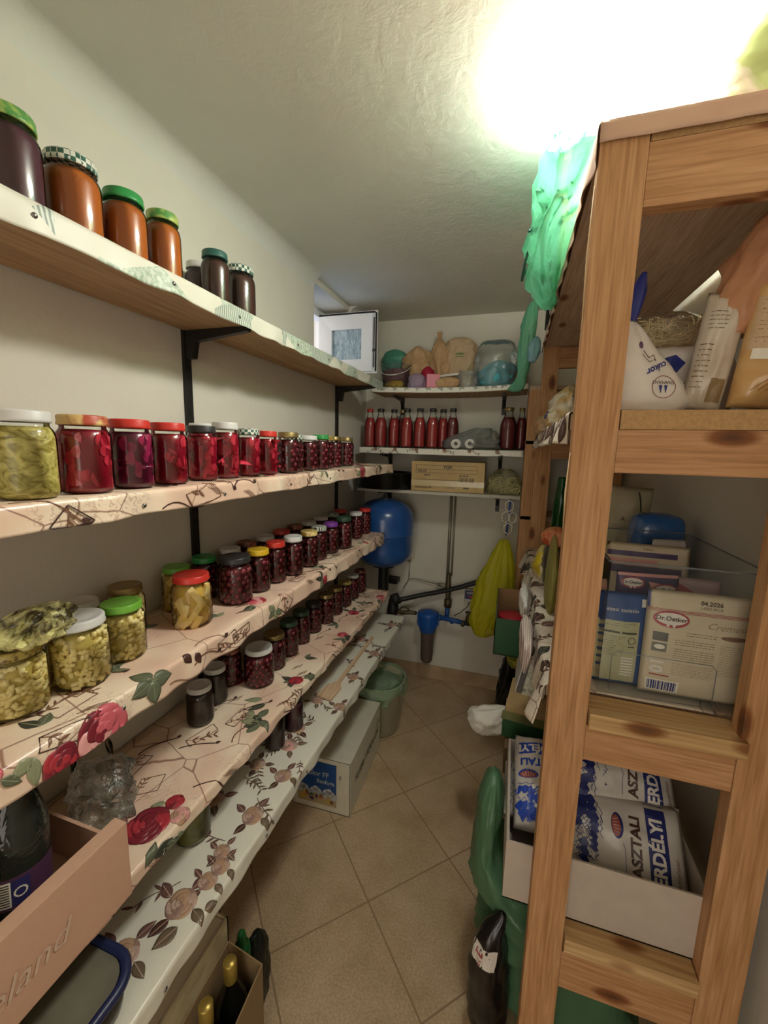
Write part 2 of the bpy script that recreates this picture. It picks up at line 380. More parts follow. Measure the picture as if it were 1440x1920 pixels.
def sack(prof, n=36, rows=30, crumple=.06, seed=0, k=2.2, folds=0, fold_amp=.05, top_gather=False, p=2.0):
    """closed soft body lofted through (z, rx, ry, cx, cy) stations; superellipse power p"""
    mb = MB(); vs = []; L = len(prof)
    def st(t):
        x = t*(L-1); i = min(int(x), L-2); f = x-i
        a, b, c, d = prof[max(i-1, 0)], prof[i], prof[i+1], prof[min(i+2, L-1)]
        return [.5*((2*b[q])+(-a[q]+c[q])*f+(2*a[q]-5*b[q]+4*c[q]-d[q])*f*f+(-a[q]+3*b[q]-3*c[q]+d[q])*f**3) for q in range(5)]
    for i in range(rows+1):
        z, rx, ry, cx, cy = st(i/rows); rx = max(rx, .0015); ry = max(ry, .0015)
        for j in range(n):
            a = 2*pi*j/n; ca, sa = cos(a), sin(a)
            q = (abs(ca)**p+abs(sa)**p)**(-1/p)
            w_ = 1 + crumple*2*fbm((ca*k+seed*3.1, sa*k, z*k*9+seed), 4)
            if crumple: w_ += crumple*.8*abs(noise.noise(Vector((ca*k*2+seed, sa*k*2, z*k*16))))
            if crumple: w_ += crumple*.55*(.5-1.6*abs(noise.noise(Vector((ca*k*3.4+seed, sa*k*3.4, z*60+seed*2)))))
            if folds: w_ += fold_amp*sin(folds*a+seed+z*12)*(.3+.7*abs(i/rows-.45)*1.6)
            vs.append((cx+rx*ca*q*w_, cy+ry*sa*q*w_, z+ (crumple*.15*rx*fbm((ca*3, sa*3+seed, z*20)) if 0 < i < rows else 0)))
    fs = [(i*n+j, i*n+(j+1) % n, (i+1)*n+(j+1) % n, (i+1)*n+j) for i in range(rows) for j in range(n)]
    fs.append(tuple(range(n))[::-1]); fs.append(tuple(rows*n+j for j in range(n)))
    mb.add(vs, fs, 0, True); return mb
def faceted(*a):
    m = sack(*a); m.sm = [False]*len(m.sm); return m
def pillow(w_, h, d, seed=0, crumple=.05, nu=22, nv=26):
    """flat-edged packet standing in the local XZ plane, origin at the base; seams at both ends"""
    mb = MB()
    for side in (1, -1):
        def fn(u, v):
            x = (u-.5)*w_; z = v*h
            e = (max(0, 1-abs(2*u-1)**3.2))**.6*(max(0, 1-abs(2*v-1)**4))**.55
            y = side*d/2*e*(1+.3*fbm((u*3+seed, v*3, side), 3)) + crumple*.25*d*fbm((u*6+seed, v*7, side*2), 4)*e
            return (x*(1-.03*e), -y, z)
        mb.grid(fn, nu, nv)
    return mb
def weld(o, d=.0004):
    bm = bmesh.new(); bm.from_mesh(o.data); bmesh.ops.remove_doubles(bm, verts=bm.verts, dist=d); bmesh.ops.recalc_face_normals(bm, faces=bm.faces); bm.to_mesh(o.data); bm.free(); return o

# ------------------------------------------------------------------ room shell
XL, XR, YB, YN, ZC = -0.92, 0.505, 2.515, -1.15, 2.26
o = struct(MB.build((lambda m: (m.box((XL-.3, YN-.1, -.05), (XR+.1, YB+.1, 0)), m)[1])(MB()), 'floor', M_tile))
mb = MB(); R = .055                        # ceiling slab whose left edge rolls down into the wall
prof = [(XR+.1, ZC), (XL+R+.02, ZC)] + [(XL+R-R*sin(a*pi/64), ZC-R+R*cos(a*pi/64)) for a in range(33)] + [(XL-.01, ZC-R-.004), (XL-.01, ZC+.1), (XR+.1, ZC+.1)]
def extrude_y(mb, prof, y0, y1, smooth=False):
    n = len(prof); vs = [(x, y0, z) for x, z in prof]+[(x, y1, z) for x, z in prof]
    fs = [(i, (i+1) % n, n+(i+1) % n, n+i) for i in range(n)]+[tuple(range(n))[::-1], tuple(range(n, 2*n))]
    mb.add(vs, fs, 0, smooth)
extrude_y(mb, prof, YN-.1, 1.80)
prof2 = [(XR+.1, ZC), (XL+.005, ZC), (XL-.3, ZC), (XL-.3, ZC+.1), (XR+.1, ZC+.1)]
extrude_y(mb, prof2, 1.80, 2.22)
extrude_y(mb, prof, 2.22, YB+.1)
struct(mb.build('ceiling', M_ceil))
mb = MB(); WY0, WY1, WZ0, WZ1 = 1.80, 2.25, 1.86, 2.235
xo = XL-.24
mb.box((xo, YN-.1, 0), (XL, WY0, ZC+.05)); mb.box((xo, WY1, 0), (XL, YB+.1, ZC+.05)); mb.box((xo, WY0, 0), (XL, WY1, WZ0)); mb.box((xo, WY0, WZ1), (XL, WY1, ZC+.05))
# rounded lip over the window recess
for k in range(8):
    a0, a1 = k*pi/16, (k+1)*pi/16; r = .05
    mb.add([(XL+.001, WY0, WZ1), (XL-r+r*cos(a0), WY0, WZ1-0+0), (XL-.05, WY0, WZ1)], [(0, 1, 2)])
struct(mb.build('wall_left', M_wall))
mb = MB(); mb.box((xo, YB, 0), (XR+.1, YB+.1, ZC+.05)); struct(mb.build('wall_back', M_wall))
mb = MB(); mb.box((XR, YN-.1, 0), (XR+.1, YB+.1, ZC+.05)); struct(mb.build('wall_right', M_wall))
mb = MB(); mb.box((xo, YN-.1, 0), (-.62, YN, ZC+.05)); mb.box((.28, YN-.1, 0), (XR+.1, YN, ZC+.05)); mb.box((-.62, YN-.1, 2.02), (.28, YN, ZC+.05))
struct(mb.build('wall_near', M_wall))
M_base = two('baseboard_tile', 'a58b6c', 'b79d7e', 8, .45)
mb = MB(); mb.box((XL, YB-.009, 0), (XR, YB, .092), bev=.002); struct(mb.build('baseboard_back', M_base))
mb = MB(); mb.box((XL, YN, 0), (XL+.009, YB-.009, .092), bev=.002); struct(mb.build('baseboard_left', M_base))
mb = MB(); mb.box((XR-.009, YN, 0), (XR, YB-.009, .092), bev=.002); struct(mb.build('baseboard_right', M_base))

# window: white plastic frame in the recess, sash swung open into the room
M_upvc = plain('white_window_plastic', 'e8e8ea', .3, var=.02); M_gask = plain('black_rubber_gasket', '17171a', .6)
M_obsc = two('obscure_window_glass', '7d95a5', 'b4c6d2', 60, .2, .35, .65, 'noise', .6, stretch=(1, 1, .35), dist=1.5)
fx = XL-.15
mb = MB()
for lo, hi in [((fx-.05, WY0, WZ0), (fx, WY0+.04, WZ1)), ((fx-.05, WY1-.04, WZ0), (fx, WY1, WZ1)), ((fx-.05, WY0+.04, WZ0), (fx, WY1-.04, WZ0+.04)), ((fx-.05, WY0+.04, WZ1-.04), (fx, WY1-.04, WZ1))]: mb.box(lo, hi)
win = struct(mb.build('window_1', M_upvc)); win['label'] = 'small white plastic window frame in the recess near the ceiling'
def sash():
    w_, h = .335, .292
    t = struct(empty('window_2', (fx+.0, 2.205, 1.905)))
    mb = MB(); d = .045; b = .072
    def ringbox(o, i, y0, y1):
        (ox0, oz0, ox1, oz1), (ix0, iz0, ix1, iz1) = o, i
        P = [(ox0, oz0), (ox1, oz0), (ox1, oz1), (ox0, oz1)]; Q = [(ix0, iz0), (ix1, iz0), (ix1, iz1), (ix0, iz1)]
        vs = [(x, y0, z) for x, z in P]+[(x, y0+.008*(1), z) for x, z in Q]+[(x, y1, z) for x, z in P]+[(x, y1, z) for x, z in Q]
        fs = []
        for k in range(4):
            k2 = (k+1) % 4; fs += [(k, k2, 4+k2, 4+k), (8+k, 12+k, 12+k2, 8+k2), (k, 8+k, 8+k2, k2), (4+k, 4+k2, 12+k2, 12+k)]
        mb.add(vs, fs)
    ringbox((0, 0, w_-.025, h), (b, b*.9, w_-.025-b*.9, h-b), -d-.008, 0)
    mb.build('sash_frame', M_upvc, t)
    mb = MB()
    for lo, hi in (((-.002, -.044, -.010), (.03, -.034, h+.014)), ((w_-.045, -.044, -.010), (w_, -.034, h+.014)), ((.03, -.044, -.010), (w_-.045, -.034, .02)), ((.03, -.044, h-.02), (w_-.045, -.034, h+.014))): mb.box(lo, hi)
    mb.build('rebate_flange', M_upvc, t)
    mb = MB(); q = .003
    mb.tube([(0, -.046, h+.007), (w_-.014, -.046, h+.007), (w_-.006, -.046, h), (w_-.006, -.046, 0.0)], .0045, 6); mb.build('gasket', M_gask, t)
    mb = MB(); mb.box((b-.004, -.03, b*.9-.004), (w_-.025-b*.9+.004, -.022, h-b+.004)); mb.build('glass_pane', M_obsc, t)
    mb = MB(); mb.box((w_-.02, -.050, .02), (w_-.014, -.040, h-.02)); mb.box((w_-.023, -.054, .1), (w_-.012, -.012, .112)); mb.build('lock_strip', plain('grey_metal', '6c6c70', .35, 1), t)
sash()

# ceiling lamp
def lamp():
    t = tag(empty('ceiling_lamp', (LAMP_AT[0], LAMP_AT[1], ZC)), 'glowing round white lamp on the ceiling above the wooden shelving', 'lamp')
    mb = MB(); mb.lathe([(.0, 0), (.10, 0), (.10, -.012), (0, -.012)], 40); mb.build('lamp_base', plain('lamp_white', 'f2f2ee', .5), t)
    m = bpy.data.materials.new('lit_lamp_glass'); m.use_nodes = True; nt = m.node_tree; nt.nodes.clear()
    em = N(nt, 'ShaderNodeEmission'); em.inputs[0].default_value = (1, .965, .89, 1); em.inputs[1].default_value = LAMP_POWER
    nt.links.new(em.outputs[0], N(nt, 'ShaderNodeOutputMaterial').inputs[0])
    mb = MB(); mb.lathe([(.12, -.004), (.15, -.012)]+[(.15*cos(a*pi/20), -.018-.036*sin(a*pi/20)) for a in range(0, 10)]+[(.001, -.054)], 44); mb.build('lamp_shade', m, t)
lamp()

# ------------------------------------------------------------------ left wall shelves
M_black = plain('black_painted_steel', '24221f', .45, .3, var=.05)
M_peach = None
def cloth_mat(name, stops, edge, script, rough=.32):
    m, nt, b = base(name); v = coords(nt)
    n1 = N(nt, 'ShaderNodeTexNoise', i_Scale=3.5, i_Detail=3.0, i_Distortion=.6); nt.links.new(v, n1.inputs['Vector'])
    r = ramp(nt, n1.outputs['Fac'], stops)
    out = r.outputs[0]
    def mul(fac_sock, stops2, amt):
        nonlocal out
        rr = ramp(nt, fac_sock, stops2); mx = N(nt, 'ShaderNodeMix', data_type='RGBA', blend_type='MULTIPLY'); mx.inputs[0].default_value = amt
        nt.links.new(out, mx.inputs[6]); nt.links.new(rr.outputs[0], mx.inputs[7]); out = mx.outputs[2]
    if edge:
        vo = N(nt, 'ShaderNodeTexVoronoi', feature='DISTANCE_TO_EDGE'); vo.inputs['Scale'].default_value = 5.5
        dn = N(nt, 'ShaderNodeTexNoise', i_Scale=30.0, i_Detail=2.0); nt.links.new(v, dn.inputs['Vector'])
        mv = N(nt, 'ShaderNodeMix', data_type='RGBA', blend_type='LINEAR_LIGHT'); mv.inputs[0].default_value = .002; nt.links.new(v, mv.inputs[6]); nt.links.new(dn.outputs['Color'], mv.inputs[7])
        nt.links.new(mv.outputs[2], vo.inputs['Vector'])
        mul(vo.outputs['Distance'], [(.003, edge), (.009, 'ffffff')], .8)
    if script:
        wv = N(nt, 'ShaderNodeTexWave', i_Scale=26.0, i_Distortion=9.0, i_Detail=3.0); wv.inputs['Detail Scale'].default_value = 4.0
        mp = N(nt, 'ShaderNodeMapping'); mp.inputs['Rotation'].default_value = (0, 0, .5); nt.links.new(v, mp.inputs['Vector']); nt.links.new(mp.outputs[0], wv.inputs['Vector'])
        n2 = N(nt, 'ShaderNodeTexNoise', i_Scale=7.0, i_Detail=1.0); nt.links.new(v, n2.inputs['Vector'])
        mk = ramp(nt, n2.outputs['Fac'], [(.56, '000000'), (.64, 'aaaaaa')])
        wr = ramp(nt, wv.outputs['Fac'], [(.06, script), (.16, 'ffffff')])
        mx = N(nt, 'ShaderNodeMix', data_type='RGBA', blend_type='MULTIPLY'); nt.links.new(mk.outputs[0], mx.inputs[0])
        nt.links.new(out, mx.inputs[6]); nt.links.new(wr.outputs[0], mx.inputs[7]); out = mx.outputs[2]
    nt.links.new(out, b.inputs['Base Color']); b.inputs['Roughness'].default_value = rough
    n3 = N(nt, 'ShaderNodeTexNoise', i_Scale=9.0, i_Detail=3.0); nt.links.new(v, n3.inputs['Vector']); bump(nt, b, n3.outputs['Fac'], .35, .012)
    MATS[name] = m; return m
C_rose = cloth_mat('rose_oilcloth', [(.35, 'd9b6a0'), (.5, 'e3c6ae'), (.6, 'ecd9c0')], '8a5a48', '9a6c58')
C_white = cloth_mat('white_floral_oilcloth', [(.3, 'd8d4c4'), (.7, 'e2dfd0')], None, None)
def patch_mat():
    m, nt, b = base('patchwork_oilcloth'); v = coords(nt)
    vo = N(nt, 'ShaderNodeTexVoronoi', i_Scale=9.0); nt.links.new(v, vo.inputs['Vector'])
    wv = N(nt, 'ShaderNodeTexWave', i_Scale=42.0, i_Distortion=2.5, i_Detail=2.0); nt.links.new(coords(nt, (1, 1, 1), rot=(0, .3, .2)), wv.inputs['Vector'])
    nz = N(nt, 'ShaderNodeTexNoise', i_Scale=110.0, i_Detail=3.0); nt.links.new(v, nz.inputs['Vector'])
    wv.bands_direction = 'Y'
    a = ramp(nt, wv.outputs['Fac'], [(.3, '7c887a'), (.6, 'ccd4c6')]); c = ramp(nt, nz.outputs['Fac'], [(.38, '97a892'), (.58, 'c4cebc')])
    sp = N(nt, 'ShaderNodeSeparateColor'); nt.links.new(vo.outputs['Color'], sp.inputs[0])
    g1 = N(nt, 'ShaderNodeMath', operation='GREATER_THAN'); g1.inputs[1].default_value = .5; nt.links.new(sp.outputs[0], g1.inputs[0])
    g2 = N(nt, 'ShaderNodeMath', operation='GREATER_THAN'); g2.inputs[1].default_value = .66; nt.links.new(sp.outputs[1], g2.inputs[0])
    mx = N(nt, 'ShaderNodeMix', data_type='RGBA'); nt.links.new(g1.outputs[0], mx.inputs[0]); nt.links.new(a.outputs[0], mx.inputs[6]); nt.links.new(c.outputs[0], mx.inputs[7])
    my = N(nt, 'ShaderNodeMix', data_type='RGBA'); nt.links.new(g2.outputs[0], my.inputs[0]); nt.links.new(mx.outputs[2], my.inputs[6]); my.inputs[7].default_value = lin('d8d6c6')
    nt.links.new(my.outputs[2], b.inputs['Base Color']); b.inputs['Roughness'].default_value = .45; return m
C_patch = patch_mat()
def flat(n, c, rough=.4): return plain('print_'+n, c, rough, var=.1, scale=60)
P_red, P_dred, P_pink, P_dark = flat('red', 'a8323c'), flat('deep_red', '7a2430'), flat('pink', 'c8606a'), flat('dark_brown', '4a3028')
P_lpink, P_leaf, P_leafd, P_leafl = flat('pale_pink', 'd79a94'), flat('leaf_green', '5f6650'), flat('leaf_dark', '3c3f34'), flat('leaf_light', '8c9070')
P_brown, P_tan, P_cream = flat('brown', '7d5a44'), flat('tan', 'b08e72'), flat('cream', 'e8e2d4')
P_mauve, P_mauved, P_mauvel, P_br = flat('mauve', '96786c'), flat('mauve_dark', '6a4c44'), flat('mauve_light', 'b89c8c'), flat('olive_brown', '6c5c48')

class Cloth:
    """oilcloth draped over a shelf board: runs along Y (or X for the back wall), rounds the front edge, hangs down in front"""
    def __init__(s, a0, a1, back, front, z, drop, wav=.004, seed=0, axis='y', sag=0, rip=.004, drop_end=None):
        s.a0, s.a1, s.back, s.front, s.z, s.drop, s.w, s.seed, s.ax, s.sag, s.rip = a0, a1, back, front, z, drop, wav, seed, axis, sag, rip
        s.D = abs(front-back)-.007; s.sg = 1 if front > back else -1; s.polys = []; s.mats = []; s.nl = 0
    def pos(s, a, t, off=0):
        R_ = .007; D = s.D; zz = s.z - s.sag*(1-((2*(a-s.a0)/(s.a1-s.a0)-1)**2))
        if t < D: p = s.back+s.sg*t; q = zz+off+ .0012*noise.noise(Vector((a*9, t*9, s.seed)))
        elif t < D+R_*pi/2:
            an = (t-D)/R_; p = s.back+s.sg*(D+(R_+off)*sin(an)); q = zz-R_+(R_+off)*cos(an)
        else:
            d = t-D-R_*pi/2; p = s.front+s.sg*(off + (.2+d/.03)*s.w*.6*(noise.noise(Vector((a*14+s.seed*5, d*5, s.seed)))+.35*sin(a*52+s.seed)+.35)); q = zz-R_-d
        if t > D: p += s.sg*s.rip*.5*noise.noise(Vector((a*7, 3, s.seed)))
        return (p, a, q) if s.ax == 'y' else (a, p, q)
    def L(s, a):
        return s.D+.011+s.drop*(1+.10*noise.noise(Vector((a*6, s.seed, 0)))+.04*sin(a*31))
    def mesh(s, name, mat, parent):
        mb = MB(); nu = int(abs(s.a1-s.a0)/.012); 
        def fn(u, v):
            a = s.a0+(s.a1-s.a0)*u; Lm = s.L(a)
            t = s.D*min(v/.4, 1) if v < .4 else s.D+(Lm-s.D)*((v-.4)/.6)
            return s.pos(a, t)
        mb.grid(fn, nu, 20)
        ms = [mat]
        for pts, m, lv in s.polys:
            if m not in ms: ms.append(m)
            i = ms.index(m); off = .0008+.00012*lv
            c = (sum(p[0] for p in pts)/len(pts), sum(p[1] for p in pts)/len(pts)); n = len(pts); vs = [s.pos(c[0], min(c[1], s.L(c[0])), off)]
            for ring in (1/3, 2/3, 1): vs += [s.pos(c[0]+(p[0]-c[0])*ring, min(c[1]+(p[1]-c[1])*ring, s.L(p[0])), off) for p in pts]
            fs = [(0, 1+k, 1+(k+1) % n) for k in range(n)]
            for r in range(2):
                fs += [(1+r*n+k, 1+(r+1)*n+k, 1+(r+1)*n+(k+1) % n, 1+r*n+(k+1) % n) for k in range(n)]
            mb.add(vs, fs, i, True)
        o = mb.build(name, ms, parent); return solid(o, .0006, -1)
    def P(s, pts, m, lv=None):
        s.nl += 1; s.polys.append((pts, m, (s.nl % 9)+1 if lv is None else lv))
    def leaf(s, a, t, ang, l, w_, m, rib=None):
        pts = []; ca, sa = cos(ang), sin(ang)
        for k in range(14):
            x = k/7 if k <= 7 else 2-k/7; y = (1 if k <= 7 else -1)*w_/2*sin(pi*min(x, 1)**.8)
            pts.append((a+(x*l)*ca-y*sa, t+(x*l)*sa+y*ca))
        s.P(pts, m, 2)
        if rib: s.stroke([(a, t), (a+l*.9*ca, t+l*.9*sa)], .0014, rib, 3)
    def stroke(s, pts, w_, m, lv=4):
        for p, q in zip(pts[:-1], pts[1:]):
            d = Vector((q[0]-p[0], q[1]-p[1])); 
            if d.length < 1e-5: continue
            n = Vector((-d.y, d.x)).normalized()*w_/2
            s.polys.append(([(p[0]-n.x, p[1]-n.y), (q[0]-n.x, q[1]-n.y), (q[0]+n.x, q[1]+n.y), (p[0]+n.x, p[1]+n.y)], m, lv))
    def rose(s, a, t, r, cols, rnd, petals=6):
        lv = 3
        for ring, (k, rr) in enumerate(((petals, 1.0), (petals-1, .68), (4, .4), (1, .2))):
            for j in range(k):
                an = 2*pi*j/k+ring*.5+rnd.random()*.3; c = (a+cos(an)*r*rr*.55*(k > 1), t+sin(an)*r*rr*.55*(k > 1))
                q = r*rr*(.55+.08*rnd.random()); pts = []
                for i in range(14):
                    b_ = 2*pi*i/14; x = q*cos(b_)*(1+.08*rnd.random()); y = q*.82*sin(b_)
                    pts.append((c[0]+x*cos(an+pi/2)-y*sin(an+pi/2), c[1]+x*sin(an+pi/2)+y*cos(an+pi/2)))
                s.polys.append((pts, cols[(ring+j) % len(cols)], lv)); lv = lv+.45
            lv += .3
    def sprig(s, a, t, ang, l, rnd, m=None, mleaf=None, n=5):
        m = m or P_mauved; pts = [(a, t)]; x, y, g = a, t, ang
        for k in range(n):
            g += rnd.uniform(-.35, .35); x += cos(g)*l/n; y += sin(g)*l/n; pts.append((x, y))
            for sd in (-1, 1):
                if rnd.random() < .8: s.leaf(x, y, g+sd*rnd.uniform(.6, 1.1), l*.28, l*.075, mleaf or m)
        s.stroke(pts, .0016, m, 2)
def rose_pattern(c, rnd, dens=1.0, t0=.06):
    a = c.a0+.05; T = c.D+.05
    while a < c.a1-.02:
        t = rnd.uniform(t0, T); k = rnd.random()
        if k < .09:
            r = rnd.uniform(.016, .03); g = rnd.random()*6
            for q in range(3): c.leaf(a+cos(g+q)*r, t+sin(g+q)*r, g+q*.9, r*1.6, r*.8, rnd.choice([P_leaf, P_leafd, P_leafl]), P_leafl)
            c.rose(a, t, r, rnd.choice([[P_dred, P_red, P_red], [P_pink, P_lpink, P_red], [P_dred, P_pink, P_red]]), rnd)
        elif k < .26:
            g = rnd.random()*6
            for q in range(rnd.randint(2, 4)): c.leaf(a, t, g+q*1.1, rnd.uniform(.03, .055), rnd.uniform(.014, .024), rnd.choice([P_leaf, P_leafd, P_leafl]), P_leafl)
        elif k < .58:
            g = rnd.uniform(-.8, .8); pts = [(a, t)]
            for q in range(6): pts.append((pts[-1][0]+.014*cos(g+q*.1), pts[-1][1]+.014*sin(g+q*.25)))
            c.stroke(pts, rnd.uniform(.002, .0035), rnd.choice([P_dark, P_brown]), 2)
            c.leaf(pts[-1][0], pts[-1][1], g, .014, .01, P_dark)
        elif k < .86:
            g = rnd.uniform(-1, 1); L = rnd.uniform(.05, .09); W = rnd.uniform(.03, .05); q = [(a, t), (a+L*cos(g), t+L*sin(g)*.6), (a+L*cos(g)-W*sin(g), t+L*sin(g)*.6+W*.8), (a-W*sin(g), t+W*.8), (a, t)]
            c.stroke(q, .0018, rnd.choice([P_brown, P_dark]), 1); c.sprig(a, t, g+.4, L*.8, rnd, P_brown, P_brown, 4)
        else:
            for q in range(4):
                x0 = a+q*.006; c.stroke([(x0+j*.006, t-.02+j*.004+.0012*sin(j*2)) for j in range(6)], .0009, P_brown, 1)
        a += rnd.uniform(.016, .036)/dens
def brown_flower_pattern(c, rnd):
    a = c.a0+.04
    while a < c.a1-.02:
        t = rnd.uniform(.07, c.D+.005); k = rnd.random()
        if k < .45:
            r = rnd.uniform(.018, .028); g = rnd.random()*6
            for q in range(4): c.leaf(a+cos(g+q*1.5)*r*.9, t+sin(g+q*1.5)*r*.9, g+q*1.5, r*1.3, r*.65, rnd.choice([P_mauved, P_br, P_dark]), P_mauvel)
            c.rose(a, t, r, [P_mauve, P_mauvel, P_lpink if rnd.random() < .3 else P_tan], rnd, 5)
            c.sprig(a, t, rnd.random()*6, .07, rnd, P_mauved, P_br)
        else: c.sprig(a, t, rnd.random()*6, rnd.uniform(.05, .09), rnd, P_mauved, rnd.choice([P_br, P_mauved, P_dark]))
        a += rnd.uniform(.035, .06)

SH_Y0, SH_Y1 = -.25, 2.075
M_tack = plain('steel_tack', '8d8a86', .3, 1)
def left_shelf(name, label, z, xf, drop, mat, pattern, seed, th=.026, y1=SH_Y1, extra=None, group='wall shelves on black rails'):
    t = tag(empty(name, (XL, 1.0, z-th)), label, 'shelf', group)
    t0 = Vector(t.location)
    mb = MB(); mb.box((XL+.006, SH_Y0, z-th), (xf-.004, y1-.006, z-.0015), bev=.002)
    b = mb.build('shelf_board', W_board, t, -t0)
    c = Cloth(SH_Y0, y1+(.07 if seed == 1 else .006), XL+.008, xf, z, drop, .014 if seed == 4 else .009, seed)
    if extra: extra(c)
    if pattern: pattern(c, random.Random(seed))
    c.mesh('oilcloth', mat, t).location = -t0
    rnd = random.Random(seed+50)
    y = .45+rnd.random()*.1
    while y < y1:
        p = c.pos(y, c.D+.011+.018, .001)
        mb = MB(); mb.sphere((p[0], p[1], p[2]), .0042, sc=(.6, 1, 1), n=10); mb.build('tack', M_tack, t, -t0); y += rnd.uniform(.2, .32)
    return t
left_shelf('wall_shelf', 'top wall shelf with grey-green patchwork oilcloth edge, carrying the jam jars', 1.850, -.700, .040, C_patch, None, 1, .036, 2.10)
left_shelf('wall_shelf', 'second wall shelf from the top, covered in rose oilcloth under the red beetroot jars', 1.417, -.607, .034, C_rose, rose_pattern, 2)
def s3_extra(c):
    D = c.D
    r = random.Random(4)
    c.rose(.99, D-.045, .030, [P_pink, P_red, P_lpink], r); c.leaf(.955, D-.035, 2.6, .045, .028, P_leaf, P_leafl); c.leaf(.95, D-.02, 3.4, .04, .026, P_leafd, P_leafl)
    c.rose(.47, D+.045, .045, [P_pink, P_pink, P_lpink, P_dred], r, 5)
    for an in (0.2, 1.6, 2.9, 4.4): c.leaf(.575, D+.012, an, .048, .032, P_leaf, P_leafl)
    c.leaf(.66, D-.0, 1.0, .03, .02, P_dark); c.leaf(.69, D+.01, 1.2, .03, .018, P_dark)
    c.rose(.40, D+.05, .03, [P_dred, P_red], r, 5)
left_shelf('wall_shelf', 'third wall shelf from the top, pink rose oilcloth under bean and cherry jars', 1.047, -.647, .048, C_rose, rose_pattern, 3, extra=s3_extra)
def s4_extra(c):
    D = c.D; r = random.Random(8)
    c.rose(.56, D-.05, .042, [P_dred, P_red, P_dred], r, 6); c.rose(.60, D-.005, .02, [P_tan, P_lpink], r)
    for q in range(9): c.leaf(.86+q*.018, D-.03-(q % 3)*.022, .3+q*.5, .055, .026, [P_leaf, P_leafd, P_leafl][q % 3], P_leafl)
    c.rose(1.13, D-.03, .024, [P_dred, P_red, P_red], r); c.leaf(1.15, D-.01, .5, .05, .03, P_leaf, P_leafl)
    c.rose(1.50, D-.02, .022, [P_red, P_pink], r)
    for q in range(5): c.leaf(.50+q*.02, D+.02, -.6+q*.5, .045, .022, P_leafd if q % 2 else P_leaf, P_leafl)
left_shelf('wall_shelf', 'fourth wall shelf from the top, crumpled rose oilcloth holding the pink tray', .723, -.611, .022, C_rose, rose_pattern, 4, extra=s4_extra)
def s5_extra(c):
    D = c.D; r = random.Random(12)
    for y, t, q in ((.565, D-.055, .03), (.655, D-.03, .02), (.685, D-.05, .018), (.62, D-.035, .02), (.79, D-.04, .026), (.93, D-.035, .024), (1.28, D-.01, .022), (1.70, D-.02, .024), (.46, D-.09, .028)):
        for k in range(4): c.leaf(y+cos(k*1.6)*q, t+sin(k*1.6)*q, k*1.6+.3, q*1.4, q*.75, [P_mauved, P_br, P_dark][k % 3], P_mauvel)
        c.rose(y, t, q, [P_mauve, P_mauvel, P_tan], r, 6)
    c.leaf(.53, D-.03, 3.5, .05, .03, P_br, P_mauvel); c.leaf(.57, D-.0, .4, .03, .02, P_br, P_mauvel)
left_shelf('wall_shelf', 'bottom wall shelf covered in white oilcloth with brown flowers', .523+.03, -.536, .030, C_white, brown_flower_pattern, 5, th=.022, y1=2.16, extra=s5_extra)

def rail(y, label):
    t = tag(empty('shelf_rail', (XL, y, 0)), label, 'rail')
    M_slot = plain('slot_dark', '0d0c0b', .8)
    mb = MB(); mb.box((0.0, -.013, .30), (.010, .013, 1.835), bev=.001); mb.build('rail_channel', M_black, t)
    mb = MB()
    z = .33
    while z < 1.82:
        mb.box((.0095, -.008, z), (.0105, -.005, z+.016)); mb.box((.0095, .005, z), (.0105, .008, z+.016)); z += .032
    mb.build('rail_slots', M_slot, t)
    for zt, L in ((1.850-.037, .215), (1.417-.028, .27), (1.047-.028, .24), (.723-.028, .27), (.553-.024, .33)):
        mb = MB(); h = .075
        pts = [(0.009, zt), (L, zt), (L, zt-.012), (.045, zt-.03), (.035, zt-h), (.009, zt-h)]
        vs = [(x, -.009, z) for x, z in pts]+[(x, .009, z) for x, z in pts]; n = len(pts)
        mb.add(vs, [(i, (i+1) % n, n+(i+1) % n, n+i) for i in range(n)]+[tuple(range(n))[::-1], tuple(range(n, 2*n))])
        mb.sphere((.022, -.0095, zt-.02), .004, sc=(1, .4, 1), n=8)
        mb.build('bracket', M_black, t)
rail(1.0, 'nearer black slotted rail on the left wall with a bracket under each shelf')
rail(2.05, 'further black slotted rail on the left wall beside the window')

# ------------------------------------------------------------------ jars
JR = .0360
LIDM = {
 'red': plain('lid_red', 'c8352c', .35, .0, .05), 'black': plain('lid_black', '2a2828', .4, 0, .05), 'white': plain('lid_white', 'd4d4d0', .35, 0, .03),
 'gold': plain('lid_gold', '9c8858', .35, .7, .1), 'green': plain('lid_green', '2f8f48', .35, 0, .05), 'lime': plain('lid_lime', '6fae3c', .35, 0, .05),
 'yellow': plain('lid_yellow', 'd8b028', .35, 0, .06), 'purple': plain('lid_purple', '7a3a96', .35, 0, .05), 'dgreen': plain('lid_dark_green', '2c4a34', .4, 0, .05),
 'teal': plain('lid_dark_teal', '2c5a50', .4, 0, .1),
 'check': two('lid_green_check', '2f5a4c', 'dcdcd0', 130, .4, .45, .55, 'checker'),
 'leafy': two('lid_leaf_print', '4c8a44', 'a8b860', 60, .4, .4, .6),
 'fruit': two('lid_fruit_print', 'b04a34', 'd8b878', 40, .4, .42, .58),
 'floral': two('lid_yellow_floral', 'b08a3c', 'e4cf8c', 50, .4, .42, .58),
 'zebra': two('lid_striped', '3c4c44', 'dcdcd0', 60, .4, .45, .55, 'wave', stretch=(1, 1, 1), dist=.5),
 'honey': two('lid_gold_honeycomb', '6c5a28', 'b8a458', 150, .35, .3, .6, 'voronoi'),
 'darkred': two('lid_dark_floral', '4a2018', 'a86a50', 50, .4, .45, .6),
}
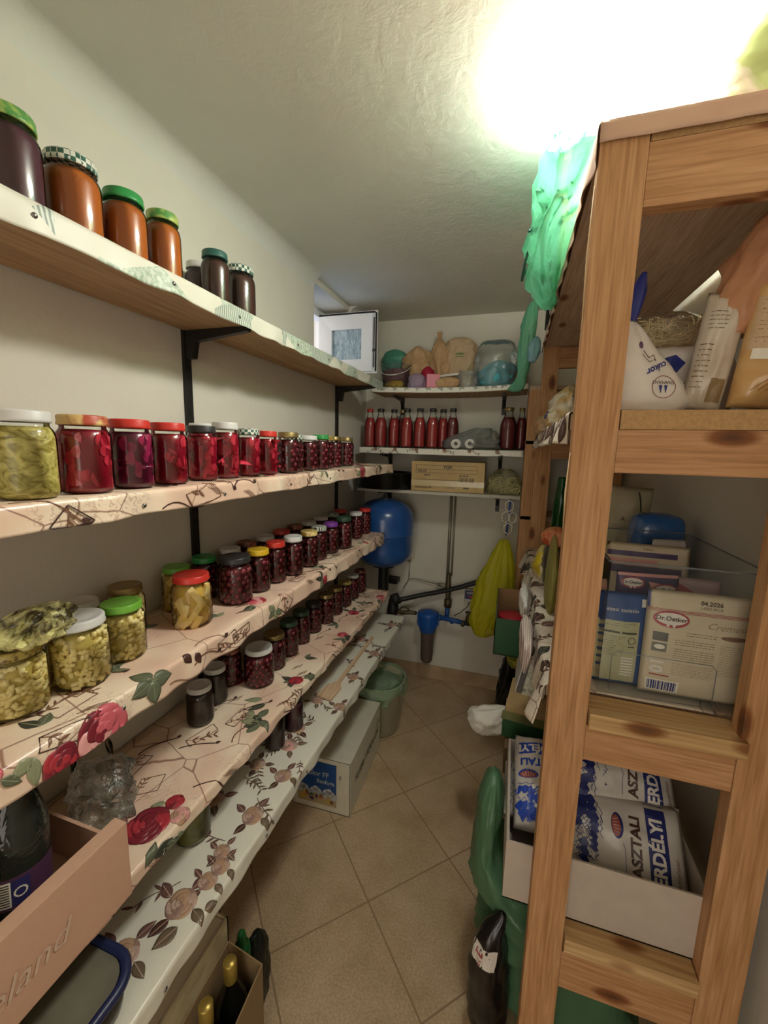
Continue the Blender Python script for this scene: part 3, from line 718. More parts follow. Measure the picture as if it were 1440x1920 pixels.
S_cherry = plain('dark_cherry_syrup', '480e18', .25, var=.3, coat=.5); C_cher = plain('cherry_skin', '8e3640', .3, var=.1, scale=200, coat=.4)
S_beet = plain('beet_juice', '8a0a24', .25, var=.2, coat=.5); C_beet = two('beet_slice', 'b01834', 'dc4458', 35, .3, .3, .7, coat=.4)
S_beetp = plain('purple_beet_juice', '5a0a2c', .25, var=.2, coat=.5); C_beetp = two('purple_beet_slice', '7a1444', 'b42c5c', 35, .3, .3, .7, coat=.4)
S_bean = plain('bean_brine', 'bca856', .4, var=.1); C_bean = two('wax_bean', 'ead27c', 'f6e8b0', 40, .4, .3, .7)
S_squa = plain('squash_brine', 'd0ac50', .35, var=.1); C_squa = two('squash_piece', 'e8c45c', 'f6e6b4', 25, .35, .3, .7)
S_cabb = two('shredded_cabbage', '8c7c2c', 'd6c978', 34, .35, .34, .60, bmp=.5, stretch=(1, 1, 1.6), dist=2.5); C_cabb = S_cabb
S_orng = plain('orange_jam', 'b06020', .3, var=.06, coat=.6, scale=12); S_plum = plain('plum_jam', '53303a', .3, var=.1, coat=.6, scale=12); S_brwn = plain('brown_jam', '4c3028', .3, var=.1, coat=.6, scale=12)
S_dark = plain('dark_preserve', '33201c', .3, var=.2, coat=.5); S_pick = two('pickle_green', '4c4c22', '7c7a3c', 30, .3, .3, .7, coat=.5)
CACHE = {}
BODY = [(0, 0), (.72, .0), (.90, .012), (.985, .045), (1.0, .09), (1.0, .68), (.985, .735), (.93, .785), (.85, .82), (.82, .84), (.82, .895)]
def jar_meshes(kind, lid, R_, H, seed, tall=False):
    key = (kind, round(R_*1000), seed)
    B = [(r*R_, z*H) for r, z in BODY]
    kg = ('g', round(R_*1000))
    if kg not in CACHE: mb = MB(); mb.lathe(B, 28); CACHE[kg] = mb.mesh('jar_glass', GLASS)
    kl = ('l', round(R_*1000), lid)
    if kl not in CACHE:
        mb = MB(); q = .905*R_; z0, z1 = .868*H, H
        mb.lathe([(q*.96, z0), (q, z0+.001), (q*1.01, z0+.004), (q*.985, z0+.006), (q*.985, z1-.003), (q*.95, z1-.0005), (q*.86, z1), (q*.82, z1-.0012), (q*.4, z1-.0006), (0.0001, z1-.0006)], 28)
        CACHE[kl] = mb.mesh('lid', LIDM[lid])
    if key not in CACHE:
        rnd = random.Random(seed*7+1); mb = MB(); top = .80*H; ri = R_*.955
        core = {'cherry': S_cherry, 'beet': S_beet, 'beetp': S_beetp, 'bean': S_bean, 'squash': S_squa, 'cabbage': S_cabb, 'orange': S_orng, 'plum': S_plum, 'brown': S_brwn, 'dark': S_dark, 'pickle': S_pick}[kind]
        piece = {'cherry': C_cher, 'beet': C_beet, 'beetp': C_beetp, 'bean': C_bean, 'squash': C_squa}.get(kind)
        rc = ri if piece is None else ri*{'cherry': .90, 'beet': .93, 'beetp': .93, 'bean': .84, 'squash': .80}[kind]
        mb.lathe([(0.0001, .008*H), (rc*.88, .008*H), (rc*.97, .03*H), (rc, .08*H), (rc, .68*H), (rc*.97, .735*H), (rc*.9, .785*H), (rc*.8, .82*H), (.0001, .82*H)], 24)
        if kind == 'cherry':
            rs = .0088; nr = int((top-.004)/(rs*1.8)); o0 = 0
            for i in range(nr):
                z = rs+.003+i*rs*1.8; n = int(2*pi*(ri-rs)/(rs*2.15))
                for k in range(n):
                    a = 2*pi*(k+o0+.5*(i % 2)+rnd.uniform(-.16, .16))/n; q = rs*rnd.uniform(.84, 1.04); rr = min(ri, B[-1][0]*.98 if z > .76*H else ri)-q
                    mb.sphere((rr*cos(a), rr*sin(a), z+rnd.uniform(-.003, .003)), q, 1, n=9)
        elif kind == 'bean':
            for i in range(300):
                a = rnd.random()*2*pi; z = .006+rnd.random()*(top-.008); rr = (ri-.0044)*(1 if z < .72*H else .9); L = rnd.uniform(.009, .014)
                g = rnd.random()*pi; tdir = Vector((-sin(a)*cos(g), cos(a)*cos(g), sin(g))); c = Vector((rr*cos(a), rr*sin(a), z))
                p0 = c-tdir*L/2; p1 = c+tdir*L/2
                for p in (p0, p1):
                    h = sqrt(p.x**2+p.y**2)
                    if h > rr: p.x *= rr/h; p.y *= rr/h
                    p.z = min(max(p.z, .004), top)
                if (p1-p0).length > .004: mb.tube([p0, p1], .0042, 8, 1)
        elif kind in ('beet', 'beetp'):
            for i in range(46):
                a = rnd.random()*2*pi; z = .012+rnd.random()*(top-.02); s = rnd.uniform(.009, .015); rr = ri-.0035
                tilt = rnd.uniform(-.5, .5); spin = rnd.random()*pi
                half = rnd.random() < .5
                pts = []; 
                for k in range(11):
                    b_ = (pi if half else 2*pi)*k/(10 if half else 11)
                    x, y = s*cos(b_)*(1.5 if half else 1), s*sin(b_)
                    x, y = x*cos(spin)-y*sin(spin), x*sin(spin)+y*cos(spin)
                    aa = a+x/rr; zz = min(max(z+y, .004), top)
                    pts.append((aa, zz))
                n = len(pts); q1 = rr+.0022; q0 = rr-.004; lean = rnd.uniform(-.003, .001)
                ca = sum(p[0] for p in pts)/n; cz = sum(p[1] for p in pts)/n; qc = q1+lean*.3
                vs = [(min(q1, q1+lean*(p[0]-ca)*60)*cos(p[0]), min(q1, q1+lean*(p[0]-ca)*60)*sin(p[0]), p[1]) for p in pts]+[(q0*cos(p[0]), q0*sin(p[0]), p[1]) for p in pts]+[(q1*cos(ca), q1*sin(ca), cz)]
                mb.add(vs, [(k, (k+1) % n, 2*n) for k in range(n)]+[(k, n+k, n+(k+1) % n, (k+1) % n) for k in range(n)], 1, False)
        elif kind == 'squash':
            for i in range(26):
                a = rnd.random()*2*pi; z = .012+rnd.random()*(top-.02); rr = ri-.006
                M = Matrix.Translation((rr*cos(a), rr*sin(a), z)) @ Matrix.Rotation(a, 4, 'Z') @ Matrix.Rotation(rnd.uniform(-.9, .9), 4, 'X') @ Matrix.Rotation(rnd.uniform(-.2, .2), 4, 'Y')
                L = min(rnd.uniform(.012, .028), (top-z)+.004, z+.004)
                mb.box((-.005, -.008, -L), (.0035, .008, L), 1, M, bev=.002)
        CACHE[key] = mb.mesh('preserve', [core, piece] if piece else core)
    return CACHE[kg], CACHE[key], CACHE[kl]
def jar(kind, lid, x, y, z, R_, H, label, group, seed=0, rot=None, name='preserve_jar'):
    t = tag(empty(name, (x, y, z), random.Random(x*91+y*57).random()*6 if rot is None else rot), label, 'jar', group)
    Rq = max(round(R_*1000), 24)/1000
    g, c, l = jar_meshes(kind, lid, Rq, .133, seed)
    s = H/.133
    for nm, me in (('glass_body', g), ('preserve', c), ('lid', l)):
        if me: o = put(nm, me, t); o.scale = (1, 1, s)
    return t
G1, G2, G3, G4, G5 = 'jam jars on the top shelf', 'beetroot and cherry jars on the second shelf', 'bean and cherry jars on the third shelf', 'dark cherry jars on the fourth shelf', 'jars on the bottom shelf'
z1, z2, z3, z4, z5 = 1.851, 1.418, 1.0482, .7242, .5542
for a in [
 ('plum', 'leafy', -.775, .50, .041, .138, 'plum jam jar with green leafy lid at the near end of the top shelf'),
 ('orange', 'check', -.78, .60, .044, .134, 'wide orange jam jar with teal checked lid'),
 ('orange', 'green', -.78, .703, .0405, .134, 'orange jam jar with plain dark green lid'),
 ('orange', 'leafy', -.78, .80, .036, .146, 'slim orange jam jar with green leaf-print lid'),
 ('plum', 'white', -.862, 1.0, .034, .134, 'plum-coloured jam jar with white lid standing behind the brown ones'),
 ('brown', 'teal', -.772, .958, .035, .134, 'dark brown jam jar with dark teal lid'),
 ('brown', 'check', -.78, 1.07, .0415, .142, 'brown jam jar with checked lid, last on the top shelf'),
 ('plum', 'darkred', -.865, .60, .036, .120, 'plum jam jar half hidden behind the wide orange jar')]:
    jar(a[0], a[1], a[2], a[3], z1, a[4], a[5], a[6], G1)
for i, a in enumerate([
 ('cabbage', 'white', -.66, .405, .0385, .122, 'jar of pale shredded cabbage with grey-white lid'),
 ('beet', 'fruit', -.66, .492, .0385, .122, 'beetroot jar with red and yellow fruit-print lid'),
 ('beetp', 'red', -.668, .583, .037, .122, 'dark purple beetroot jar with red lid'),
 ('beet', 'red', -.674, .675, .036, .122, 'beetroot jar with red lid right of the purple one'),
 ('beet', 'black', -.685, .782, .035, .122, 'beetroot jar with black lid'),
 ('beet', 'white', -.685, .864, .034, .135, 'tall beetroot jar with white lid'),
 ('beet', 'check', -.685, .955, .034, .124, 'beetroot jar with green checked lid'),
 ('beet', 'red', -.683, 1.040, .032, .122, 'slim beetroot jar with red lid beside the first cherry jar'),
 ('cherry', 'gold', -.66, 1.119, .0345, .122, 'cherry jar with gold lid next to the beetroot on the second shelf'),
 ('cherry', 'check', -.69, 1.203, .034, .118, 'cherry jar with checked lid, half hidden on the second shelf'),
 ('cherry', 'white', -.68, 1.285, .034, .118, 'cherry jar with white lid on the second shelf'),
 ('cherry', 'green', -.68, 1.38, .034, .124, 'cherry jar with bright green lid on the second shelf'),
 ('cherry', 'honey', -.70, 1.465, .034, .122, 'cherry jar with dull gold lid right of the green lid'),
 ('cherry', 'gold', -.715, 1.575, .034, .124, 'cherry jar with gold lid, second from the far end of the second shelf'),
 ('cherry', 'gold', -.715, 1.705, .034, .124, 'last cherry jar with gold lid at the far end of the second shelf'),
 ('beet', 'white', -.80, .915, .034, .135, 'beetroot jar with white lid in the back row of the second shelf')]):
    jar(a[0], a[1], a[2], a[3], z2, a[4], a[5], a[6], G2, seed=i % 3)
FR3 = [('bean', 'honey', -.775, .424, .0455, .116, 'jar of cut wax beans with gold honeycomb lid under a foil bag'),
 ('bean', 'white', -.762, .524, .0495, .128, 'big jar of cut wax beans with large white lid'),
 ('bean', 'lime', -.77, .622, .043, .120, 'jar of cut wax beans with lime green lid'),
 ('squash', 'red', -.757, .806, .0475, .129, 'jar of yellow squash pieces with bright red lid'),
 ('cherry', 'black', -.752, .971, .0475, .135, 'wide cherry jar with black lid on the third shelf'),
 ('cherry', 'yellow', -.745, 1.074, .037, .133, 'cherry jar with plain yellow lid'),
 ('cherry', 'red', -.742, 1.168, .035, .137, 'cherry jar with red lid, third of the cherry row'),
 ('cherry', 'white', -.73, 1.262, .0355, .138, 'cherry jar with white lid between red and pale yellow lids'),
 ('cherry', 'floral', -.727, 1.377, .0355, .136, 'cherry jar with pale yellow flower-print lid'),
 ('cherry', 'zebra', -.735, 1.475, .035, .136, 'cherry jar with striped grey-green lid'),
 ('cherry', 'purple', -.735, 1.588, .035, .132, 'cherry jar with purple lid'),
 ('cherry', 'dgreen', -.718, 1.69, .0375, .142, 'cherry jar with dark green lid'),
 ('cherry', 'white', -.743, 1.905, .035, .132, 'cherry jar with white lid, second from the far end of the third shelf'),
 ('cherry', 'red', -.742, 2.03, .035, .134, 'cherry jar with red lid at the far end of the third shelf')]
for i, a in enumerate(FR3): jar(a[0], a[1], a[2], a[3], z3, a[4], a[5], a[6], G3, seed=i % 3)
for i, a in enumerate([
 ('bean', 'gold', -.85, .70, .040, .122, 'jar of wax beans with gold lid behind the lime-lidded one'),
 ('bean', 'white', -.858, .60, .038, .118, 'jar with pale lid behind the white and lime lidded bean jars'),
 ('squash', 'lime', -.86, .865, .038, .122, 'yellow squash jar with lime green lid, left behind the red-lidded one'),
 ('cherry', 'green', -.858, .968, .038, .124, 'back-row jar with bright green lid on the third shelf'),
 ('cherry', 'white', -.855, 1.083, .036, .124, 'back-row jar with white lid left of the black lid'),
 ('cherry', 'darkred', -.862, 1.178, .036, .124, 'back-row jar with dark red floral lid behind the yellow lid'),
 ('cherry', 'white', -.855, 1.282, .036, .124, 'back-row jar with white lid behind the red lid'),
 ('cherry', 'red', -.86, 1.40, .036, .124, 'back-row jar with red lid behind the white lid'),
 ('cherry', 'darkred', -.862, 1.51, .036, .124, 'back-row jar with dark floral lid behind the pale yellow lid'),
 ('cherry', 'white', -.85, 1.61, .036, .124, 'back-row jar with white lid behind the striped lid'),
 ('cherry', 'white', -.86, 1.75, .036, .124, 'back-row jar with white lid behind the purple lid'),
 ('cherry', 'check', -.855, 1.87, .036, .124, 'back-row jar with checked lid behind the dark green lid'),
 ('cherry', 'red', -.866, 1.99, .036, .124, 'back-row jar with red lid at the far end of the third shelf')]):
    jar(a[0], a[1], a[2], a[3], z3, a[4], a[5], a[6], G3, seed=i % 3)
for i, a in enumerate([
 ('dark', 'white', -.80, .862, .036, .110, 'small dark brown jar with white lid at the near end of the fourth shelf'),
 ('dark', 'white', -.825, .955, .035, .112, 'dark jar with white lid behind the small brown one'),
 ('cherry', 'darkred', -.845, 1.05, .036, .125, 'dark red jar in the shade left of the big white lid'),
 ('cherry', 'white', -.758, 1.085, .0475, .125, 'wide cherry jar with large white lid on the fourth shelf'),
 ('cherry', 'gold', -.766, 1.188, .0405, .126, 'cherry jar with dull gold lid behind the large white lid'),
 ('cherry', 'dgreen', -.765, 1.285, .0365, .132, 'cherry jar with dark green lid, nearer of two on the fourth shelf'),
 ('cherry', 'dgreen', -.77, 1.388, .0365, .132, 'cherry jar with dark green lid, further of two on the fourth shelf'),
 ('cherry', 'black', -.77, 1.493, .0365, .128, 'cherry jar with black lid on the fourth shelf'),
 ('cherry', 'gold', -.76, 1.593, .0365, .133, 'cherry jar with gold lid, fifth from the far end of the fourth shelf'),
 ('cherry', 'gold', -.76, 1.697, .0355, .130, 'cherry jar with gold lid, fourth from the far end of the fourth shelf'),
 ('cherry', 'honey', -.757, 1.803, .035, .127, 'cherry jar with honeycomb gold lid on the fourth shelf'),
 ('cherry', 'white', -.76, 1.913, .035, .128, 'cherry jar with small white lid near the far end of the fourth shelf'),
 ('cherry', 'darkred', -.757, 2.017, .0345, .124, 'last cherry jar at the far end of the fourth shelf')]):
    jar(a[0], a[1], a[2], a[3], z4, a[4], a[5], a[6], G4, seed=i % 3)
for i, a in enumerate([
 ('dark', 'gold', -.668, 1.03, .031, .118, 'dark jar standing on the white floral oilcloth, nearer of the pair'),
 ('plum', 'black', -.655, 1.128, .031, .118, 'dark plum jar on the white floral oilcloth, further of the pair'),
 ('plum', 'black', -.70, 1.205, .031, .118, 'dark jar mostly hidden behind the pair on the bottom shelf'),
 ('pickle', 'gold', -.69, .70, .041, .125, 'olive-green pickle jar under the fourth shelf on the white floral oilcloth')]):
    jar(a[0], a[1], a[2], a[3], z5, a[4], a[5], a[6], G5, seed=i % 3)

# ------------------------------------------------------------------ shelves across the back wall
BX0, BX1 = -.868, .040
M_grey = plain('grey_shelf_board', 'b8b4a6', .6)
C_bwhite = cloth_mat('back_white_oilcloth', [(.3, 'dedbd0'), (.7, 'e8e5da')], None, None)
def back_shelf(label, z, front, drop, x0, x1, seed, sag=0, pat=None, cloth=True, th=.028, mat=W_board):
    t = tag(empty('back_shelf', ((x0+x1)/2, YB, z-th)), label, 'shelf', 'shelves across the back wall'); t0 = Vector(t.location)
    mb = MB()
    def sg(x): return sag*(1-((2*(x-x0)/(x1-x0)-1)**2))
    for k in range(16):
        a = x0+(x1-x0)*k/16; b = x0+(x1-x0)*(k+1)/16; za, zb = z-.0015-sg(a), z-.0015-sg(b)
        mb.add([(a, front+.004, za), (b, front+.004, zb), (b, YB-.004, zb), (a, YB-.004, za), (a, front+.004, za-th), (b, front+.004, zb-th), (b, YB-.004, zb-th), (a, YB-.004, za-th)],
               [(0, 1, 2, 3), (4, 7, 6, 5), (0, 4, 5, 1), (2, 6, 7, 3)]+([(0, 3, 7, 4)] if k == 0 else [])+([(1, 5, 6, 2)] if k == 15 else []))
    mb.build('shelf_board', mat, t, -t0)
    if cloth:
        c = Cloth(x0, x1, YB-.006, front, z, drop, .001, seed, 'x', sag, .001)
        if pat: pat(c)
        c.mesh('oilcloth', C_bwhite, t).location = -t0
    for bx in (x0+.12, x1-.12):
        mb = MB(); mb.box((bx-.011, YB-.008, z-th-.11), (bx+.011, YB, z-th+.0), bev=.001)
        pts = [(YB-.008, z-th-.002-sag), (front+.05, z-th-.002-sag), (front+.05, z-th-.014-sag), (YB-.04, z-th-.032), (YB-.008, z-th-.075)]
        n = len(pts); vs = [(bx-.007, y, q) for y, q in pts]+[(bx+.007, y, q) for y, q in pts]
        mb.add(vs, [(i, (i+1) % n, n+(i+1) % n, n+i) for i in range(n)]+[tuple(range(n))[::-1], tuple(range(n, 2*n))])
        mb.build('bracket', M_black, t, -t0)
    return t
def pat_grey(c):
    r = random.Random(3); a = c.a0+.04
    while a < c.a1-.03:
        for q in range(5): c.leaf(a, c.D+.005, q*1.25+r.random(), .02, .011, flat('silver_leaf', 'a8a89c'), None)
        a += r.uniform(.04, .07)
def pat_brown(c):
    r = random.Random(5); a = c.a0+.1
    while a < c.a1-.03:
        c.rose(a, c.D+.012, .011, [P_mauve, P_brown, P_tan], r, 5)
        c.sprig(a, c.D+.005, 2.5+r.random(), .05, r, P_mauved, P_br, 3); c.sprig(a, c.D+.005, .3+r.random(), .05, r, P_mauved, P_br, 3)
        a += r.uniform(.09, .16)
zb1, zb2, zb3 = 1.842, 1.504, 1.268
back_shelf('top shelf across the back wall, white with grey leaf print, holding paper bags', zb1, 2.27, .020, -.80, BX1, 21, .012, pat_grey)
back_shelf('middle shelf across the back wall, white oilcloth, holding bottles of tomato juice', zb2, 2.265, .026, BX0, BX1, 22, .002, pat_brown)
back_shelf('lowest shelf across the back wall, thin bare board carrying the cardboard box', zb3, 2.24, 0, BX0, BX1, 23, 0, None, False, .016, M_grey)

# bottles of tomato juice
S_tom = plain('tomato_juice', '9c3030', .35, var=.06, scale=14, coat=.4); S_tomd = plain('dark_tomato_juice', '6a2024', .35, var=.1, coat=.4)
BOT = [(0, 0), (.8, 0), (.97, .02), (1, .06), (1, .50), (.96, .60), (.80, .70), (.56, .80), (.47, .86), (.46, .93), (.52, .94), (.52, .96)]
def bottle(x, y, z, R_, H, label, cap='black', dark=False, group='juice bottles on the back wall shelf'):
    t = tag(empty('juice_bottle', (x, y, z)), label, 'bottle', group)
    k = ('b', round(R_*1000), round(H*1000), dark)
    if k not in CACHE:
        a = MB(); a.lathe([(r*R_, q*H) for r, q in BOT], 22)
        b = MB(); b.lathe([(.0001, .006)]+[(r*R_*.95, max(.006, q*H)) for r, q in BOT[1:7]]+[(.62*R_, .77*H), (.0001, .77*H)], 20)
        c = MB(); c.lathe([(.55*R_, .925*H), (.56*R_, .93*H), (.56*R_, .995*H), (.5*R_, H), (.0001, H)], 18)
        CACHE[k] = (a.mesh('bottle_glass', GLASS), b.mesh('juice', S_tomd if dark else S_tom), c)
    g, j, c = CACHE[k]
    kc = ('cap', cap, round(R_*1000), round(H*1000))
    if kc not in CACHE: CACHE[kc] = c.mesh('cap', LIDM[cap])
    put('glass_body', g, t); put('juice', j, t); put('cap', CACHE[kc], t)
zz = zb2+.001
for x, y, R_, c, d, l in [(-.837, 2.36, .034, 'red', 0, 'tomato juice bottle with red cap at the left end of the back row'),
 (-.768, 2.355, .036, 'black', 0, 'tomato juice bottle second from the left on the back wall shelf'),
 (-.70, 2.40, .034, 'black', 0, 'tomato juice bottle standing behind the second and the dark one'),
 (-.655, 2.43, .034, 'gold', 1, 'dark red bottle set back between the left and middle juice bottles'),
 (-.608, 2.35, .036, 'black', 0, 'tomato juice bottle left of the middle pair'),
 (-.531, 2.35, .035, 'black', 0, 'tomato juice bottle at the middle of the back wall row'),
 (-.457, 2.35, .036, 'black', 0, 'tomato juice bottle right of the middle of the row'),
 (-.41, 2.415, .034, 'black', 0, 'tomato juice bottle partly behind the one right of the middle'),
 (-.345, 2.36, .034, 'black', 1, 'dark bottle left of the bagged rolls')]:
    bottle(x, y, zz, R_, .222, l, c, bool(d))
for x, R_, l in [(-.045, .044, 'wide dark red bottle near the post on the back wall shelf'), (.022, .028, 'dark bottle half hidden by the wooden post on the back wall shelf')]:
    bottle(x, 2.36 if x < 0 else 2.40, zz, R_, .225, l, 'gold', True)

# rolls in a clear bag
t = tag(empty('bag_of_rolls', (-.235, 2.33, zb2+.001)), 'clear bag with white rolls of freezer bags lying beside the juice bottles', 'bag')
M_roll = plain('white_roll', 'd8d6d0', .6); 
for x, y, z in ((-.075, -.02, .03), (.0, -.02, .032)):
    mb = MB(); mb.lathe([(.011, -.085), (.026, -.085), (.026, .085), (.011, .085), (.011, -.085)], 20, M=Matrix.Translation((x, y+.03, z)) @ Matrix.Rotation(pi/2+.05, 4, 'X') @ Matrix.Rotation(.1, 4, 'Z'))
    mb.build('paper_roll', M_roll, t)
    mb = MB(); mb.lathe([(.0002, -.0852), (.0108, -.0852), (.0108, .0), (.0002, .0)], 16, M=Matrix.Translation((x, y+.03, z)) @ Matrix.Rotation(pi/2+.05, 4, 'X')); mb.build('roll_core', M_gask, t)
sack([(0, .12, .05, 0, .02), (.012, .14, .08, 0, .02), (.05, .135, .075, .0, .02), (.085, .09, .05, .03, .02), (.115, .04, .03, .06, .02)], 40, 20, .14, 4).build('clear_bag', film('grey_film', 'c4c6c4', .4, .2, .9, 22), t)
sack([(.01, .05, .05, 0, 0), (.05, .06, .05, 0, 0), (.09, .05, .04, 0, 0), (.11, .01, .01, 0, 0)], 26, 14, .15, 9).build('grey_bundle', plain('grey_bundle', '8c887e', .7), t, (.085, .03, 0))

# row on the top back shelf
def simple(name, mb, mat, loc, label, cat, group=None, rz=0, rx=0, ry=0):
    o = mb.build(name, mat, None, loc, (rx, ry, rz)); return tag(o, label, cat, group)
KRAFT = two('kraft_paper', 'a9865c', 'c2a078', 9, .75, .3, .7, bmp=.9, dist=1.2); KR2 = two('pale_kraft_paper', 'b29674', 'c8b08e', 7, .75, .3, .7, bmp=.9, dist=1.0)
zt = zb1-.011
simple('paper_bag', sack([(0, .07, .055, 0, 0), (.02, .086, .065, 0, 0), (.13, .09, .06, 0, 0), (.20, .075, .05, 0, 0), (.235, .03, .03, 0, -.01), (.25, .012, .012, 0, -.02)], 44, 30, .16, 2, folds=9, fold_amp=.17), KRAFT, (-.575, 2.44, zt), 'round kraft paper bag with twisted top, leftmost of the three', 'bag', 'kraft paper bags on the top back shelf')
simple('paper_bag', sack([(0, .06, .045, 0, 0), (.1, .066, .05, 0, 0), (.19, .06, .045, 0, 0), (.25, .035, .025, -.005, 0), (.285, .012, .012, -.01, 0), (.325, .014, .004, -.012, 0)], 40, 34, .15, 5, folds=7, fold_amp=.18), KRAFT, (-.442, 2.43, zt), 'tall kraft paper bag with pointed twisted neck, the middle one', 'bag', 'kraft paper bags on the top back shelf')
pb = simple('paper_bag', sack([(0, .08, .045, 0, 0), (.12, .088, .055, 0, 0), (.22, .085, .05, -.005, 0), (.27, .07, .035, -.01, 0), (.292, .03, .012, -.01, 0)], 40, 30, .13, 8, p=2.6, folds=6, fold_amp=.07), KR2, (-.33, 2.445, zt), 'broad pale kraft paper bag with a small green print, rightmost', 'bag', 'kraft paper bags on the top back shelf')
pr = Printed(frame((0.0, -.10, .19), (1, 0, 0), (0, 0, 1)), pb, .001); gm = flat('print_green', '5d7a3c')
for q in range(5): pr.oval(-.018+.009*q, .004*(q % 2), .0045, .006, gm)
pr.rect(-.022, -.016, .022, -.011, gm); pr.build('printed_mark', pb)
def crumple_ball(rx, ry, h, seed, amp=.16): return sack([(0, rx*.7, ry*.7, 0, 0), (h*.15, rx*.95, ry*.95, 0, 0), (h*.5, rx, ry, 0, 0), (h*.82, rx*.8, ry*.8, 0, 0), (h, rx*.25, ry*.25, 0, 0)], 34, 22, amp, seed)
simple('plastic_bag', sack([(0, .05, .03, 0, 0), (.15, .07, .04, 0, 0), (.2, .075, .045, 0, 0), (.235, .05, .03, 0, 0), (.25, .015, .01, 0, 0)], 34, 24, .1, 11), film('green_film', '6cbca0', .8), (-.725, 2.465, zt), 'small green plastic bag behind the round bucket', 'bag')
t = tag(empty('plastic_bucket', (-.685, 2.36, zt)), 'clear round plastic bucket with yellow and pink bags inside on the top back shelf', 'bucket')
mb = MB(); mb.lathe([(.0001, .002), (.068, .002), (.072, .006), (.084, .125), (.09, .128), (.091, .138), (.086, .14)], 36); mb.build('bucket_body', CLEARP, t)
mb = MB(); mb.tube([(.086*cos(a*pi/16), -.092*sin(a*pi/16)-.004, .125-.055*sin(a*pi/16)) for a in range(17)], .0022, 6); mb.build('handle', M_roll, t)
crumple_ball(.058, .055, .05, 3).build('yellow_bag', plain('yellow_plastic', 'd8ac1c', .35), t, (0, 0, .005)); crumple_ball(.068, .064, .07, 5, .12).build('pink_bag', film('pink_film', 'c88a92', .9), t, (0, 0, .052))
simple('plastic_bag', crumple_ball(.05, .04, .085, 21, .12), film('lilac_film', 'c4b2cc', .8, .2), (-.552, 2.33, zt), 'small lilac clear bag beside the pink packet', 'bag')
mb = MB(); mb.box((-.036, -.03, 0), (.036, .03, .072), bev=.006); simple('pink_packet', mb, plain('pink_packet', 'd88494', .5), (-.463, 2.325, zt+.002), 'square pink packet standing between the lilac bag and brown paper', 'packet', None, .35, 0, 0)
simple('red_bag', crumple_ball(.042, .03, .13, 31, .12), film('magenta_film', 'cc2c50', .95), (-.505, 2.385, zt), 'crumpled bright pink-red bag behind the pink packet', 'bag')
simple('crumpled_paper', crumple_ball(.055, .035, .06, 41, .22), KRAFT, (-.375, 2.315, zt), 'crumpled brown paper in front of the kraft bags', 'paper')
mb = MB(); mb.box((-.055, -.008, 0), (.055, .008, .012), bev=.003); simple('white_stick', mb, M_roll, (-.375, 2.36, zt+.07), 'short white strip lying on the crumpled brown paper', 'strip', None, .1, 0, -.12)
simple('clear_bag', sack([(0, .045, .03, 0, 0), (.03, .052, .035, 0, 0), (.07, .05, .033, 0, 0), (.09, .045, .01, 0, 0)], 30, 18, .1, 17), CLEARBAG, (-.275, 2.33, zt), 'small clear bag left of the large one with turquoise cloth', 'bag')
t = tag(empty('bag_with_cloth', (-.135, 2.385, zt)), 'large clear bag filled with a turquoise cloth at the right of the top back shelf', 'bag')
sack([(0, .085, .06, 0, 0), (.03, .1, .075, 0, 0), (.14, .105, .08, 0, 0), (.2, .1, .07, .0, 0), (.24, .085, .05, 0, .01), (.255, .06, .02, 0, .01)], 46, 26, .06, 51).build('clear_bag', thin('bag_film', 'f4f6f4', .3, .1, .22, 'e4e4de', .6, 16), t)
sack([(.005, .07, .05, 0, 0), (.03, .09, .065, 0, 0), (.08, .088, .065, .005, 0), (.125, .06, .045, .02, 0), (.145, .02, .02, .02, 0)], 44, 26, .14, 53, folds=6, fold_amp=.05).build('turquoise_cloth', two('turquoise_cloth', '2f93a6', '54b4c4', 14, .7, .3, .7, bmp=.8), t)
simple('paper_bag', sack([(0, .04, .03, 0, 0), (.1, .045, .035, 0, 0), (.17, .035, .02, 0, 0), (.185, .01, .006, 0, 0)], 26, 18, .06, 61), KR2, (-.008, 2.46, zt), 'narrow brown paper bag behind the hanging green bag', 'bag')

# cardboard box, pan and clear bag on the lowest back shelf
M_card = two('cardboard', 'b59a6a', 'c4a878', 6, .8); M_cardd = plain('cardboard_brown', '8f6c48', .8); P_blk = flat('black_print', '4a4030'); P_tape = plain('clear_tape', 'c9b68c', .25, coat=.5)
t = tag(empty('cardboard_box', (-.350, 2.33, zb3+.0), .0), 'long cardboard box printed TOP on the lowest shelf of the back wall', 'box')
mb = MB(); mb.box((-.2, -.07, 0), (.2, .1, .165), bev=.002); b = mb.build('box_body', M_card, t); b.rotation_euler = (0, 0, .03)
pr = Printed(frame((0, -.0705, .0825), (1, 0, 0), (0, 0, 1)))
for y in (.062, .040, .020): pr.rect(-.175, y-.0008, .16, y+.0008, P_blk)
pr.rect(-.175, .02, -.1735, .062, P_blk); pr.rect(.1585, .02, .16, .062, P_blk); pr.text('TOP', 0.0, .051, .024, P_blk, bold=.0008); pr.text('HU.S', -.140, .030, .022, P_blk, bold=.0006)
pr.text('MADE', -.11, .008, .013, P_blk, bold=.0004); pr.rect(-.175, -.018, .14, -.0165, P_blk)
r = random.Random(2)
for k in range(24):
    if k not in (8, 9, 15, 16): pr.rect(.062+k*.0035, -.024, .062+k*.0035+r.choice((.001, .0018, .0024)), -.002, P_blk)
pr.text('50 18 06', .09, .008, .014, P_blk, bold=.0004); pr.text('Musterdruck 104', -.13, -.060, .013, P_blk, bold=.0004); pr.text('1 2 3 4 5', .02, -.060, .013, P_blk); pr.rect(.09, -.062, .12, -.054, P_blk)
pr.rect(-.2, -.052, .2, -.022, P_tape, -.0003); pr.build('printing', b)
